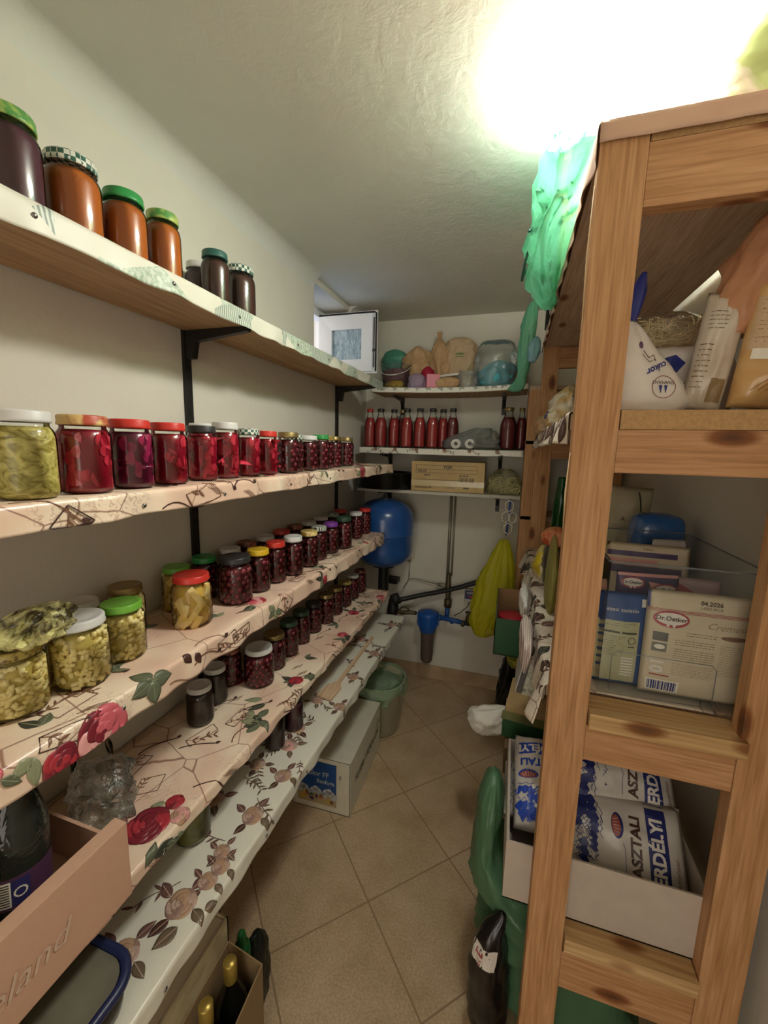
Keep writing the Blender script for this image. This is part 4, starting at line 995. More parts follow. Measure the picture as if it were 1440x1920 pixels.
mb = MB(); mb.lathe([(.0001, .001), (.15, .001), (.165, .006), (.168, .085), (.176, .09), (.176, .093), (.164, .093), (.158, .01), (.0001, .006)], 48)
simple('baking_pan', mb, plain('dark_pan', '20211f', .28, .6, coat=.3), (-.728, 2.335, zb3), 'round dark baking tin on the lowest back shelf left of the cardboard box', 'pan')
t = tag(empty('bag_of_straw', (-.045, 2.345, zb3)), 'clear bag of pale yellow straw-like strands right of the cardboard box', 'bag')
def nest(n, rx, ry, rz, seed, r0=.0012, L=6, step=.016):
    mb = MB(); rn = random.Random(seed)
    for k in range(n):
        p = Vector((rn.uniform(-rx, rx), rn.uniform(-ry, ry), rn.uniform(.0, rz*.7))); d = Vector((rn.gauss(0, 1), rn.gauss(0, 1), abs(rn.gauss(.4, .8)))).normalized(); pts = [p[:]]
        for q in range(L):
            d = (d+Vector((rn.gauss(0, .5), rn.gauss(0, .5), rn.gauss(0, .5)))).normalized(); p = p+d*step
            p = Vector((max(-rx, min(rx, p.x)), max(-ry, min(ry, p.y)), max(.003, min(rz, p.z)))); pts.append(p[:])
        mb.tube(pts, r0, 4)
    return mb
o = nest(150, .08, .05, .09, 5).build('straw', plain('pale_straw', 'e8e0a8', .6), t); o['kind'] = 'stuff'
sack([(0, .08, .055, 0, 0), (.02, .1, .065, 0, 0), (.07, .085, .06, 0, 0), (.12, .05, .04, 0, 0), (.135, .02, .02, 0, 0)], 36, 20, .1, 71).build('clear_bag', thin('straw_bag', 'fafaf2', .2, .1, .12, 'd8d4b8', .7, 20), t)

# ------------------------------------------------------------------ water tank, filter, pipes
t = tag(empty('expansion_tank', (-.715, 2.31, .64)), 'blue domed pressure tank mounted in the back left corner', 'tank'); M_tank = plain('blue_enamel', '24508f', .28, var=.05, coat=.4)
R_ = .172
z0 = .80-.64; z1_ = 1.205-.64
pf = [(.0001, z0), (.06, z0+.002), (.11, z0+.016), (.15, z0+.045), (.168, z0+.08), (R_, z0+.115), (R_, (z0+z1_)/2-.003), (R_+.002, (z0+z1_)/2), (R_, (z0+z1_)/2+.003), (R_, z1_-.12), (.166, z1_-.085), (.146, z1_-.05), (.11, z1_-.022), (.07, z1_-.008), (.03, z1_), (.0001, z1_)]
mb = MB(); mb.lathe(pf, 56); mb.build('tank_body', M_tank, t)
mb = MB(); mb.lathe([(.034, z1_-.003), (.034, z1_+.003), (.012, z1_+.004), (.01, z1_+.03), (.0001, z1_+.03)], 20); mb.build('valve_cap', plain('dull_steel', '8c8c86', .4, .8), t)
mb = MB(); mb.lathe([(.07, z0-.005), (.072, z0+.01), (.05, z0+.012)], 24); mb.lathe([(.032, .0), (.032, z0)], 18); mb.box((-.05, .13, .0), (.05, .205, .03)); mb.build('outlet_neck', M_black, t)
mb = MB(); mb.box((-.06, .165, .2), (.06, .203, .24)); mb.build('wall_bracket', M_black, t)
M_steel = plain('galvanised_pipe', '9c9684', .45, .5); M_brass = plain('old_brass', '5e543c', .45, .7); M_bluep = plain('blue_pipe_fitting', '1f4f92', .45); M_hose = plain('black_rubber_hose', '1c1b1a', .5)
t = tag(empty('water_pipes', (-.33, 2.47, .45)), 'water pipes with valves running down the back wall to the blue filter', 'pipes'); t0 = Vector((-.33, 2.47, .45))
def sub(name, pts, r, mat, seg=10):
    mb = MB(); mb.tube([Vector(p)-t0 for p in pts], r, seg); return mb.build(name, mat, t)
sub('riser_pipe', [(-.352, 2.495, 1.262), (-.352, 2.495, .70)], .009, M_steel); sub('riser_pipe', [(-.328, 2.50, 1.262), (-.328, 2.50, .72)], .006, M_steel)
sub('valve_body', [(-.345, 2.48, .74), (-.343, 2.48, .66), (-.34, 2.475, .60), (-.338, 2.47, .53)], [.013, .017, .014, .015], M_brass)
sub('side_branch', [(-.345, 2.48, .655), (-.41, 2.485, .658)], .011, M_steel); sub('capillary', [(-.41, 2.487, .658), (-.56, 2.50, .672), (-.60, 2.50, .665), (-.63, 2.47, .61)], .0035, M_steel, 6)
sub('check_valve', [(-.338, 2.468, .575), (-.338, 2.468, .525)], .024, M_brass, 8); sub('tee_fitting', [(-.338, 2.465, .53), (-.338, 2.44, .465)], .014, M_bluep)
sub('filter_feed', [(-.385, 2.42, .47), (-.29, 2.42, .462), (-.22, 2.425, .452)], .015, M_bluep); sub('tail_pipe', [(-.22, 2.425, .452), (-.10, 2.43, .442)], .012, M_brass)
for x in (-.378, -.30, -.235, -.15): sub('pipe_union', [(x-.01, 2.421, .468+(x+.38)*-.12), (x+.01, 2.421, .466+(x+.38)*-.12)], .021, M_bluep if x < -.25 else M_brass, 6)
sub('gate_valve', [(-.205, 2.425, .45), (-.205, 2.42, .50), (-.205, 2.42, .515), (-.205, 2.42, .527)], [.02, .013, .008, .02], M_brass)
sub('inlet_elbow', [(-.525, 2.41, .478), (-.57, 2.42, .475), (-.615, 2.40, .47), (-.66, 2.36, .50)], [.012, .014, .013, .014], M_brass)
sub('inlet_ring', [(-.60+.03*cos(a*pi/8), 2.40, .485+.028*sin(a*pi/8)) for a in range(1, 12)], .005, M_brass, 6)
sub('pump_fitting', [(-.66, 2.36, .57), (-.665, 2.36, .50), (-.67, 2.35, .455)], [.03, .038, .03], M_black); sub('pump_fitting', [(-.66, 2.36, .60), (-.64, 2.36, .545)], [.03, .034], M_hose)
o = MB(); o.tube([(-.66, 2.38, .555), (-.60, 2.42, .56), (-.50, 2.46, .585), (-.38, 2.47, .62), (-.26, 2.47, .665), (-.14, 2.485, .715), (-.06, 2.50, .74)], .015, 12)
o = o.build('hose', M_hose); tag(centred(o), 'thick black rubber hose sloping across the lower back wall behind the pipes', 'hose')
t = tag(empty('water_filter', (-.448, 2.41, .165)), 'water filter with blue head and cloudy bowl on the back wall', 'filter')
mb = MB(); mb.lathe([(.036, .20), (.05, .21), (.058, .25), (.062, .30), (.066, .318), (.066, .328), (.03, .335), (.0001, .335)], 32)
for k in range(10):
    a = 2*pi*k/10; mb.box((.055, -.005, .25), (.068, .005, .325), M=Matrix.Rotation(a, 4, 'Z'), bev=.001)
mb.box((-.02, -.004, .325), (.02, .004, .345)); mb.build('filter_head', plain('blue_filter_plastic', '1c56a8', .4), t)
mb = MB(); mb.lathe([(.0001, .002), (.03, .004), (.038, .02), (.040, .05), (.043, .205)], 28); mb.build('filter_bowl', thin('filter_bowl', 'd8ccc4', .25, .08, .45, 'a09088'), t)
mb = MB(); mb.lathe([(.0001, .012), (.026, .012), (.028, .02), (.028, .2), (.0001, .2)], 20); mb.build('filter_cartridge', plain('brown_cartridge', '7c6454', .7), t)
mb = MB(); mb.tube([(.0, .1, .27), (0, .05, .27)], .012, 8); mb.build('wall_mount', M_brass, t)
# small device with a cable, and socket by the tank
t = tag(empty('electric_controller', (-.205, 2.50, .61)), 'small purple-blue labelled box on the back wall beside the yellow bag', 'device')
mb = MB(); mb.box((-.036, -.018, -.038), (.036, .015, .038), bev=.003); b = mb.build('device_body', plain('grey_white_plastic', 'b8b4a8', .5), t)
pr = Printed(frame((0, -.0185, 0.005), (1, 0, 0), (0, 0, 1))); pr.rect(-.033, -.026, .033, .03, flat('navy', '2c2c5c')); pr.text('PUMP', 0, .012, .016, P_cream); pr.oval(.002, -.012, .009, .007, P_red, .0003); pr.build('front_label', b)
mb = MB(); mb.tube([(.0, -.01, -.038), (-.012, -.02, -.07), (-.05, -.03, -.11), (-.09, -.035, -.135)], .0025, 6); mb.build('cable', M_black, t)
mb = MB(); mb.box((-.03, -.006, -.03), (.03, 0, .03), bev=.003); b = mb.build('wall_socket', plain('socket_cream', 'cfc8b4', .5), None, (-.60, YB, .83)); tag(b, 'small cream wall socket half hidden by the blue tank', 'socket')
mb = MB(); mb.tube([(0, 0, 0), (0, 0, -.11)], .0025, 6); mb.lathe([(.0001, -.005), (.012, -.005), (.014, .015), (.006, .03), (.0001, .03)], 12); b = mb.build('plug_cable', M_steel, None, (-.60, YB-.02, .79)); tag(b, 'thin cable hanging from the wall socket beside the blue tank', 'cable')

# ------------------------------------------------------------------ floor things on the left
t = tag(empty('waste_bin', (-.612, 1.955, 0)), 'translucent round bin lined with a pale green bag, under the shelf end', 'bin')
mb = MB(); mb.lathe([(.0001, .003), (.105, .003), (.112, .008), (.132, .275), (.138, .28), (.138, .285), (.133, .286)], 44); mb.build('bin_body', thin('milky_plastic', 'f0f0e8', .2, .15, .78, 'e8dfc6'), t)
gf = film('pale_green_film', 'c4dcc0', .5, .25, .9, 20)
b = sack([(.10, .10, .10, 0, 0), (.2, .122, .122, 0, 0), (.27, .133, .133, 0, 0), (.292, .142, .142, 0, 0), (.285, .147, .147, 0, 0), (.262, .146, .146, 0, 0), (.24, .145, .145, 0, 0)], 60, 26, .035, 81); b.f = b.f[:-2]; b.m = b.m[:-2]; b.sm = b.sm[:-2]
b.build('bin_liner', gf, t)
sack([(.14, .09, .09, 0, 0), (.2, .11, .11, 0, 0), (.25, .10, .10, 0, 0), (.29, .05, .05, .02, 0)], 46, 24, .2, 83).build('crumpled_liner', gf, t)
t = tag(empty('tile_grout_box', (-.672, 1.368, 0), .03), 'long white carton with a blue picture panel on the floor below the shelf', 'box')
M_wbox = plain('white_carton', 'd2cdb9', .6); M_bev = plain('carton_seam', '3c3428', .8)
mb = MB(); mb.box((-.128, 0, 0), (.128, .425, .245), bev=.003); b = mb.build('carton', M_wbox, t)
pr = Printed(frame((0, -.0006, .1225), (1, 0, 0), (0, 0, 1))); nb = flat('panel_blue', '1b4a86'); gy = flat('panel_grey_text', 'a8b4ba')
pr.rect(-.105, -.095, .068, .10, flat('panel_tan', 'b09c74')); pr.rect(-.105, -.035, .068, .10, nb, .0003)
r = random.Random(5)
for k in range(14): pr.oval(-.095+k*.0118, -.04+.012*sin(k*1.3), .014, .014, flat('cloud', 'b8bcc0'), .0005)
for k in range(16): pr.oval(r.uniform(-.09, .055), r.uniform(-.088, -.052), r.uniform(.006, .013), r.uniform(.005, .01), r.choice([flat('mosaic_purple', '4c3c60'), flat('mosaic_yellow', 'c8a444'), flat('mosaic_green', '4c6c4c'), P_brown, flat('mosaic_orange', 'b07040')]), .0007+k*.00005)
pr.text('ultracolor FF', .035, .044, .031, gy, .0009, bold=.0006, align='RIGHT'); pr.text('F', .085, .044, .031, flat('grey_text', '6c6c6c'), .0009); pr.text('flexfuga', .06, .012, .026, gy, .0009, bold=.0005, align='RIGHT'); pr.text('MAPEI', -.045, .083, .014, gy, .0009)
for e in ((-.127, -.122, .127, -.120), (.125, -.122, .127, .12), (-.127, .119, .127, .121)): pr.rect(*e, M_bev, .0003)
pr.build('front_print', b)
pr = Printed(frame((.1286, .21, .1225), (0, 1, 0), (0, 0, 1)))
for q, s in ((-.10, 'FLEX'), (-.01, 'ULTRA'), (.10, 'COLOR')): pr.text(s, q, .0, .05, P_blk, rot=.0)
pr.text('5 kg', .17, .05, .03, P_blk); pr.build('side_print', b)
# spatula on the white shelf
t = tag(empty('wooden_spatula', (-.62, 1.34, z5+.002), 0), 'long pale wooden spatula lying on the white floral oilcloth', 'spatula')
mb = MB()
pts = [(-.043, -.035), (.022, -.045), (.03, .04), (.012, .075), (.022, .5), (.008, .5), (-.004, .075), (-.03, .045)]
n = len(pts); mb.add([(x, y, 0) for x, y in pts]+[(x, y, .007) for x, y in pts], [tuple(range(n))[::-1], tuple(range(n, 2*n))]+[(i, (i+1) % n, n+(i+1) % n, n+i) for i in range(n)])
b = mb.build('spatula_body', W_spat, t); b.rotation_euler = (0, 0, .03)
# album and cartons between shelf and bottle carrier
M_alb = two('aged_cover', 'a89a78', 'c0b490', 14, .7); M_albp = plain('album_pink', 'a8807a', .6); M_page = plain('page_edge', 'cfc4a8', .8)
def slab(x, y0, y1, w_, h, name, cover, label, cat, lean=0.0):
    t = tag(empty(name, (x, y0, 0)), label, cat)
    mb = MB(); mb.box((-.002, 0, .0), (.002, y1-y0, h)); mb.box((w_-.002, 0, 0), (w_+.002, y1-y0, h)); mb.box((-.002, y1-y0-.004, 0), (w_+.002, y1-y0, h)); b = mb.build('cover', cover, t)
    mb = MB(); mb.box((.003, .003, .003), (w_-.003, y1-y0-.006, h-.008)); mb.build('pages', M_page, t)
    t.rotation_euler = (0, lean, 0); return t
slab(-.640, .28, .708, .034, .338, 'ring_binder', M_alb, 'tall flat binder standing on the floor next to the bottle carrier', 'binder')
slab(-.684, .28, .73, .036, .33, 'photo_album', M_albp, 'pinkish album standing behind the tall flat binder under the bottom shelf', 'album')
# wine bottles in a cardboard carrier
t = tag(empty('bottle_carrier', (-.546, .548, 0), -.0), 'open brown cardboard carrier holding two dark wine bottles on the floor', 'carrier')
M_carr = plain('carrier_cardboard', '8c7350', .85); M_in = plain('carrier_inside', '6c5838', .9)
mb = MB()
def wallb(a, b_, h0, h1, th=.003):
    a = Vector(a); b_ = Vector(b_); d = (b_-a).normalized(); n = Vector((-d.y, d.x))*th/2
    vs = [(a.x-n.x, a.y-n.y, 0), (b_.x-n.x, b_.y-n.y, 0), (b_.x+n.x, b_.y+n.y, 0), (a.x+n.x, a.y+n.y, 0), (a.x-n.x, a.y-n.y, h0), (b_.x-n.x, b_.y-n.y, h1), (b_.x+n.x, b_.y+n.y, h1), (a.x+n.x, a.y+n.y, h0)]
    mb.add(vs, [(0, 3, 2, 1), (4, 5, 6, 7), (0, 1, 5, 4), (1, 2, 6, 5), (2, 3, 7, 6), (3, 0, 4, 7)])
wallb((-.055, .155), (.045, .15), .27, .255); wallb((.045, .15), (.045, -.17), .255, .20); wallb((-.055, .155), (-.055, -.17), .27, .25); wallb((-.055, -.17), (.045, -.17), .25, .20)
mb.box((-.055, -.17, 0), (.045, .155, .003)); mb.build('carrier_body', M_carr, t)
M_wine = plain('dark_wine_glass', '0f120c', .1, coat=1.0); M_gold = plain('gold_capsule', 'b49a4c', .35, .6)
for y, lb in ((.075, 'dark wine bottle with gold cap, further one in the cardboard carrier'), (-.015-.0, 'dark wine bottle with gold cap, nearer one in the cardboard carrier')):
    w2 = tag(empty('wine_bottle', (-.556, .652 if y > 0 else .572, .0045)), lb, 'bottle', 'wine bottles in the carrier')
    mb = MB(); mb.lathe([(.0001, .004), (.03, 0), (.037, .006), (.037, .18), (.032, .205), (.018, .235), (.0145, .25), (.014, .29)], 28); mb.build('bottle_glass', M_wine, w2)
    mb = MB(); mb.lathe([(.0155, .25), (.0155, .298), (.014, .301), (.0001, .301)], 22); mb.build('capsule', M_gold, w2)
o = sack([(0, .025, .04, 0, 0), (.08, .03, .045, 0, 0), (.16, .025, .04, 0, 0), (.2, .012, .02, 0, 0), (.21, .005, .008, 0, 0)], 34, 26, .1, 91, folds=5); simple('dark_bag', o, film('black_film', '1c2420', 1.0, .25), (-.575, .775, 0), 'dark bag standing on the floor behind the bottle carrier', 'bag')
o = sack([(0, .02, .02, 0, 0), (.2, .022, .022, 0, 0), (.23, .014, .014, 0, 0), (.26, .01, .01, 0, 0), (.27, .004, .004, 0, 0)], 22, 20, .04, 92); simple('green_bottle', o, film('green_plastic', '2c7a3c', .8, .15), (-.585, .733, 0), 'slim green plastic bottle between the binder and the dark bag', 'bottle')

# ------------------------------------------------------------------ near end of the fourth and bottom shelves
M_tray = plain('peach_card', 'c29a80', .75, var=.05, scale=90)
t = tag(empty('card_tray', (-.77, .20, z4+.002), 0), 'peach cardboard tray full of plastic bottles at the near end of the fourth shelf', 'tray')
mb = MB(); L0, L1 = -.42, .262
mb.box((.145, L0, -.022), (.172, L1, .124), bev=.002); mb.box((-.13, L0, 0), (-.125, L1, .11)); mb.box((-.13, L1-.006, 0), (.146, L1, .085)); mb.box((-.13, L0, 0), (.146, L1, .003))
b = mb.build('tray_body', M_tray, t)
pr = Printed(frame((.1724, .02, .045), (0, 1, 0), (0, 0, 1))); gp = flat('pale_print', 'ccb29c')
pr.text('eland', .080, -.004, .050, gp, shear=.35); pr.build('side_lettering', b)
M_pet = thin('dark_pet', '8a9486', .35, .06, .4, '4a5248', .5, 14)
def pet(x, y, rz, R_, H, label, tilt=(0, 0), lab=True):
    t = tag(empty('plastic_bottle', (x, y, z4+.006), rz), label, 'bottle', 'empty plastic bottles in the peach tray'); t.rotation_euler = (tilt[0], tilt[1], rz)
    mb = MB(); mb.lathe([(.0001, .01), (.5*R_, .004), (.85*R_, .0), (R_, .02), (R_*.96, .04), (R_, .06), (R_, .6*H), (R_*.95, .68*H), (.7*R_, .82*H), (.38*R_, .93*H), (.36*R_, H), (.0001, H)], 28); mb.build('bottle_body', M_pet, t)
    if lab:
        mb = MB(); mb.lathe([(R_*1.012, .07), (R_*1.012, .12)], 28); mb.build('label_sleeve', plain('purple_label', '4c3048', .4), t)
        pr = Printed(frame((0, 0, 0), (1, 0, 0), (0, 0, 1)))
        bm = pr.bm
        def wrap(u, v): a = u/R_; return (R_*1.02*cos(a), R_*1.02*sin(a), v)
        def patch(u0, v0, u1, v1, mat, l=0):
            n = max(1, int(abs(u1-u0)/.006)); vsA = []
            for k in range(n+1):
                u = u0+(u1-u0)*k/n; a = u/R_; rr = R_*(1.02+l)
                vsA.append((bm.verts.new((rr*cos(a), rr*sin(a), v0)), bm.verts.new((rr*cos(a), rr*sin(a), v1))))
            for k in range(n): f = bm.faces.new((vsA[k][0], vsA[k+1][0], vsA[k+1][1], vsA[k][1])); f.material_index = pr.mi(mat)
        patch(-.02, .075, .012, .115, P_cream); patch(.012, .075, .034, .115, flat('navy', '2c2c5c'))
        for k in range(9): patch(-.018, .078+k*.004, .010, .078+k*.004+.002, P_blk, .01)
        for k in range(16):
            a0 = 2*pi*k/16; cu, cv = .023, .095
            u, v = cu+.007*cos(a0), cv+.007*sin(a0); patch(u-.0012, v-.0012, u+.0012, v+.0012, P_cream, .012)
        me = bpy.data.meshes.new('label_print'); bm.to_mesh(me); bm.free()
        for m in pr.mats: me.materials.append(m)
        put('label_print', me, t)
pet(-.70, .352, -1.0, .042, .27, 'clear greenish plastic bottle with barcode label in the tray', (.0, -.08))
pet(-.785, .395, 1.0, .042, .27, 'plastic bottle with dark label behind the barcode one', (0, 0), False)
pet(-.70, .22, .2, .042, .26, 'plastic bottle lying at the near end of the tray', (.0, 0), False)
t = jar('dark', 'gold', -.865, .60, z4, .040, .12, 'empty glass jar standing behind the peach tray on the fourth shelf', None, 7, name='empty_jar')
for c in list(t.children):
    if c.name.startswith(('preserve', 'lid')): bpy.data.objects.remove(c)
t['category'] = 'jar'
simple('clear_bag', sack([(0, .04, .04, 0, 0), (.03, .055, .05, 0, 0), (.07, .05, .045, 0, 0), (.10, .06, .05, 0, 0), (.125, .04, .04, 0, 0), (.14, .015, .015, 0, 0)], 34, 26, .22, 101), thin('crinkly_bag', 'eef0ee', .4, .06, .1, 'c8c8b8', 1.0, 26), (-.75, .53, z4+.001), 'crinkled empty clear bag between the tray and the printed rose', 'bag')
# clear lidded food box with blue rim on the bottom shelf
t = tag(empty('storage_box', (-.655, .25, z5+.001)), 'grey translucent food box with dark blue rim at the near end of the bottom shelf', 'box')
def rrect(w_, l, r, n=6):
    P = []
    for cx, cy, a0 in ((w_-r, l-r, 0), (-w_+r, l-r, pi/2), (-w_+r, -l+r, pi), (w_-r, -l+r, 1.5*pi)):
        for k in range(n+1): a = a0+pi/2*k/n; P.append((cx+r*cos(a), cy+r*sin(a)))
    return P
def rloft(mb, rings):
    n = len(rings[0][0]); vs = [(x, y, z) for P, z in rings for x, y in P]
    mb.add(vs, [(i*n+j, i*n+(j+1) % n, (i+1)*n+(j+1) % n, (i+1)*n+j) for i in range(len(rings)-1) for j in range(n)]+[tuple(range(n))[::-1], tuple((len(rings)-1)*n+j for j in range(n))], 0, True)
mb = MB(); rloft(mb, [(rrect(.092, .165, .04), 0), (rrect(.098, .172, .045), .012), (rrect(.104, .180, .05), .06)]); mb.build('box_body', thin('smoky_plastic', 'c8c8bc', .2, .1, .55, '787468'), t)
mb = MB(); rloft(mb, [(rrect(.107, .184, .052), .058), (rrect(.110, .187, .054), .062), (rrect(.110, .187, .054), .070), (rrect(.106, .183, .052), .074), (rrect(.098, .175, .045), .074), (rrect(.096, .173, .044), .066)]); mb.build('blue_rim', plain('navy_rim', '20284c', .4), t)
mb = MB(); rloft(mb, [(rrect(.094, .171, .042), .066), (rrect(.094, .171, .042), .0675)]); mb.build('box_lid', two('grey_lid', '5c584c', '74705f', 8, .25, .3, .7), t)
# foil bag on the near bean jar
t = simple('foil_bag', faceted([(0, .04, .03, 0, 0), (.01, .055, .045, 0, 0), (.03, .05, .045, .01, .01), (.05, .03, .03, .02, .02), (.062, .008, .01, .03, .03)], 34, 20, .34, 111), two('gold_green_foil', '3c3418', 'd8d490', 34, .16, .40, .58, bmp=1.0, coat=.6), (-.762, .43, z3+.1185), 'crumpled gold and green foil bag lying on the near bean jar', 'bag')

# ------------------------------------------------------------------ wooden shelving on the right
def boardb(t, name, lo, hi, mat, bev=.0015):
    c = Vector(((lo[0]+hi[0])/2, (lo[1]+hi[1])/2, (lo[2]+hi[2])/2)); h = [(hi[i]-lo[i])/2 for i in range(3)]
    mb = MB(); mb.box((-h[0], -h[1], -h[2]), (h[0], h[1], h[2]), bev=bev); return mb.build(name, mat, t, c-Vector(t.location))
UX0, UX1, UY0, UY1 = .095, .475, .800, 2.165
unit = tag(empty('shelving_unit', (.285, 1.48, 0)), 'tall pine shelving unit with ladder-like end frames along the right side', 'shelving')
for x0, x1 in ((UX0, UX0+.07), (UX1-.07, UX1)):
    for y0 in (UY0, UY1-.035): boardb(unit, 'post', (x0, y0, 0), (x1, y0+.035, 2.012 if x0 < .2 else 1.98), W_z)
for z0, z1_ in ((1.885, 1.977), (1.467, 1.5405), (.912, .985), (.368, .460)):
    for y0 in (UY0+.002, UY1-.033): boardb(unit, 'rail', (UX0+.0705, y0, z0), (UX1-.0705, y0+.03, z1_), W_x)
for zt, xa, xb, ya in ((2.010, UX0+.072, UX1, UY0+.003), (1.573, UX0+.072, UX1-.072, UY0+.001), (1.018, UX0+.072, UX1-.062, UY0-.012), (.506, UX0+.072, UX1-.072, UY0-.010)):
    m_ = W_end if zt < 1.3 else W_y
    b = boardb(unit, 'shelf_board', (xa, ya, zt-.032), (xb, ya+.07, zt), W_chip if zt > 1.3 else W_end)
    boardb(unit, 'shelf_board', (UX0+.002, UY0+.075, zt-.030), (UX1-.002, UY1-.002, zt-.0), W_y)
# oilcloth over the top boards, hanging over their front and near edges
M_topc = cloth_mat('brown_pink_oilcloth', [(.35, 'b8917c'), (.6, 'c7a48c')], None, None, .5)
c = Cloth(UY0-.004, UY1+.02, UX1+.0, UX0-.004, 2.014, .048, .008, 31, rip=.008)
t0 = Vector(unit.location)
c.mesh('top_oilcloth', M_topc, unit).location = -t0
mb = MB(); mb.grid(lambda u, v: (UX0-.002+(UX1-UX0+.0)*u, UY0-.003-.003*v-.002*noise.noise(Vector((u*6, v, 3))), 2.0145-.032*v*(1+.12*noise.noise(Vector((u*5, 0, 1))))), 30, 5); solid(mb.build('top_oilcloth', M_topc, unit, -t0), .0012)
# printed cloths hanging over the front edges of the lower boards
M_news = two('printed_paper_cloth', '6a5048', 'd8ccbc', 26, .6, .42, .56, dist=2.5)
C_news = cloth_mat('leaf_print_cloth', [(.38, 'cdbfae'), (.6, 'dcd2c2')], '6a5448', '7a6458', .5)
for zt, y0, seed, dr in ((1.577, .86, 41, .05), (1.022, .86, 43, .085)):
    c = Cloth(y0, UY1-.04, UX1-.08, UX0-.004, zt, dr, .02, seed, rip=.02)
    r = random.Random(seed)
    a = .9
    while a < 2.1:
        c.leaf(a, c.D+r.uniform(-.02, .05), r.random()*6, .06, .03, r.choice([P_dark, P_mauved, P_leafd]), P_mauvel); c.sprig(a, c.D+.02, r.random()*6, .06, r, P_mauved, P_dark, 3); a += r.uniform(.035, .06)
    c.mesh('printed_cloth', C_news, unit).location = -t0
M_split = wood('split_wood_edge', 'c9a878', 'dcc094', 'e6cfa6', 'z', False)
for z0, z1_, y in ((1.72, 1.93, .0), (1.36, 1.50, .0)):
    mb = MB(); mb.tube([(UX0-.0015, UY0+.012, z0), (UX0-.003, UY0+.010, (z0+z1_)/2), (UX0-.001, UY0+.011, z1_)], [.0008, .002, .001], 5); mb.build('wood_splinter', M_split, unit, -t0)

# lower rear shelf frame between the unit and the back wall
u2 = tag(empty('rear_shelf_frame', (.25, 2.35, 0)), 'shorter pine frame squeezed between the tall shelving and the back wall', 'shelving')
for x0 in (.046, .40): boardb(u2, 'post', (x0, 2.222, 0), (x0+.06, 2.252, 1.80), W_z); boardb(u2, 'post', (x0, 2.46, 0), (x0+.06, 2.49, 1.80), W_z)
for z0, z1_ in ((1.735, 1.795), (1.475, 1.535), (1.10, 1.15), (.66, .73)): boardb(u2, 'rail', (.107, 2.224, z0), (.399, 2.25, z1_), W_x)
for z in (1.82, 1.555, 1.17, .75): boardb(u2, 'shelf_board', (.046, 2.222, z-.02), (.46, 2.49, z), W_y)

PR = lambda c, n='p': flat(n+c, c)
# ---- on the top
t = tag(empty('sack_on_top', (.37, .97, 2.016)), 'big pale green and white printed plastic sack on top of the tall shelving', 'bag')
b = sack([(0, .10, .08, 0, 0), (.03, .125, .10, 0, 0), (.10, .118, .095, .006, 0), (.17, .09, .08, .02, 0), (.215, .06, .06, .03, 0), (.232, .02, .02, .03, 0)], 48, 34, .05, 121, p=2.6).build('sack_body', two('green_cream_sack', '9caa6c', 'c4beae', 5, .4, .5, .56, dist=1.0), t)
pr = Printed(frame((0, -.2, .1), (1, 0, 0), (0, 0, 1)), b, .0012, .012); og = flat('olive_green', '98a468'); 
for k in range(3): pr.oval(-.015+.002*k, .02-.014*k, .004, .006, flat('dark_mark', '54503c'), .001)
pr.build('sack_print', b)
sack([(0, .08, .03, 0, 0), (.02, .09, .035, 0, 0), (.045, .07, .03, .01, 0), (.055, .03, .01, .02, 0)], 30, 16, .08, 122).build('red_fold', plain('red_sack_film', 'b04a4a', .4), t, (.075, -.075, 0))
GB = film('bright_green_film', '74c09c', .86, .25, 1.0, 16, .22)
t = tag(empty('green_bag', (0.03, 1.33, 1.955)), 'large crinkled translucent green plastic bag hanging over the top edge of the tall shelving', 'bag')
sack([(0, .022, .06, .035, .12), (.04, .036, .13, .018, .10), (.088, .045, .19, .015, .05), (.13, .075, .25, .05, .0), (.2, .08, .26, .062, -.05), (.255, .06, .2, .078, -.08), (.275, .035, .12, .09, -.1), (.288, .012, .05, .09, -.1)], 60, 44, .2, 131, folds=9, fold_amp=.09).build('bag_film', GB, t)
mb = MB(); mb.tube([(-.035+.012*sin(a*.9), -.11+a*.034, .045+.09*abs(sin(a*.45+.8))) for a in range(8)], .004, 6); mb.build('dark_handle_edge', plain('dark_green_edge', '2c5a4c', .4), t)
t = tag(empty('basket', (.135, 1.86, 2.016), .05), 'dark brown wooden crate with black wire frame on top of the tall shelving', 'crate')
mb = MB(); mb.box((-.035, -.12, 0), (.06, .12, .05), bev=.003); mb.box((-.03, -.11, .053), (.055, .10, .10), bev=.003); mb.build('crate_body', plain('brown_crate', '6a4a3c', .6), t)
mb = MB()
for z in (.0, .052, .105): mb.tube([(-.042, -.125, z+.004), (-.042, .125, z+.004)], .003, 6); mb.tube([(-.042, -.125, z+.004), (.06, -.125, z+.004)], .003, 6)
mb.tube([(-.042, -.125, 0), (-.042, -.125, .11)], .003, 6); mb.tube([(-.042, .125, 0), (-.042, .125, .11)], .003, 6); mb.tube([(-.044, .03, .0), (-.05, .04, .16)], .006, 6); mb.build('wire_frame', M_black, t)
t = tag(empty('green_bag', (.0, 2.20, 1.79)), 'slim translucent green plastic bag hanging down in front of the back wall shelves', 'bag')
sack([(0, .015, .012, -.022, 0), (.012, .034, .02, -.022, 0), (.035, .03, .018, -.008, 0), (.07, .022, .014, .004, 0), (.16, .032, .018, .012, 0), (.28, .034, .018, .02, 0), (.38, .026, .015, .03, 0), (.42, .008, .008, .036, 0)], 36, 44, .12, 137, folds=6, fold_amp=.1).build('bag_film', GB, t)
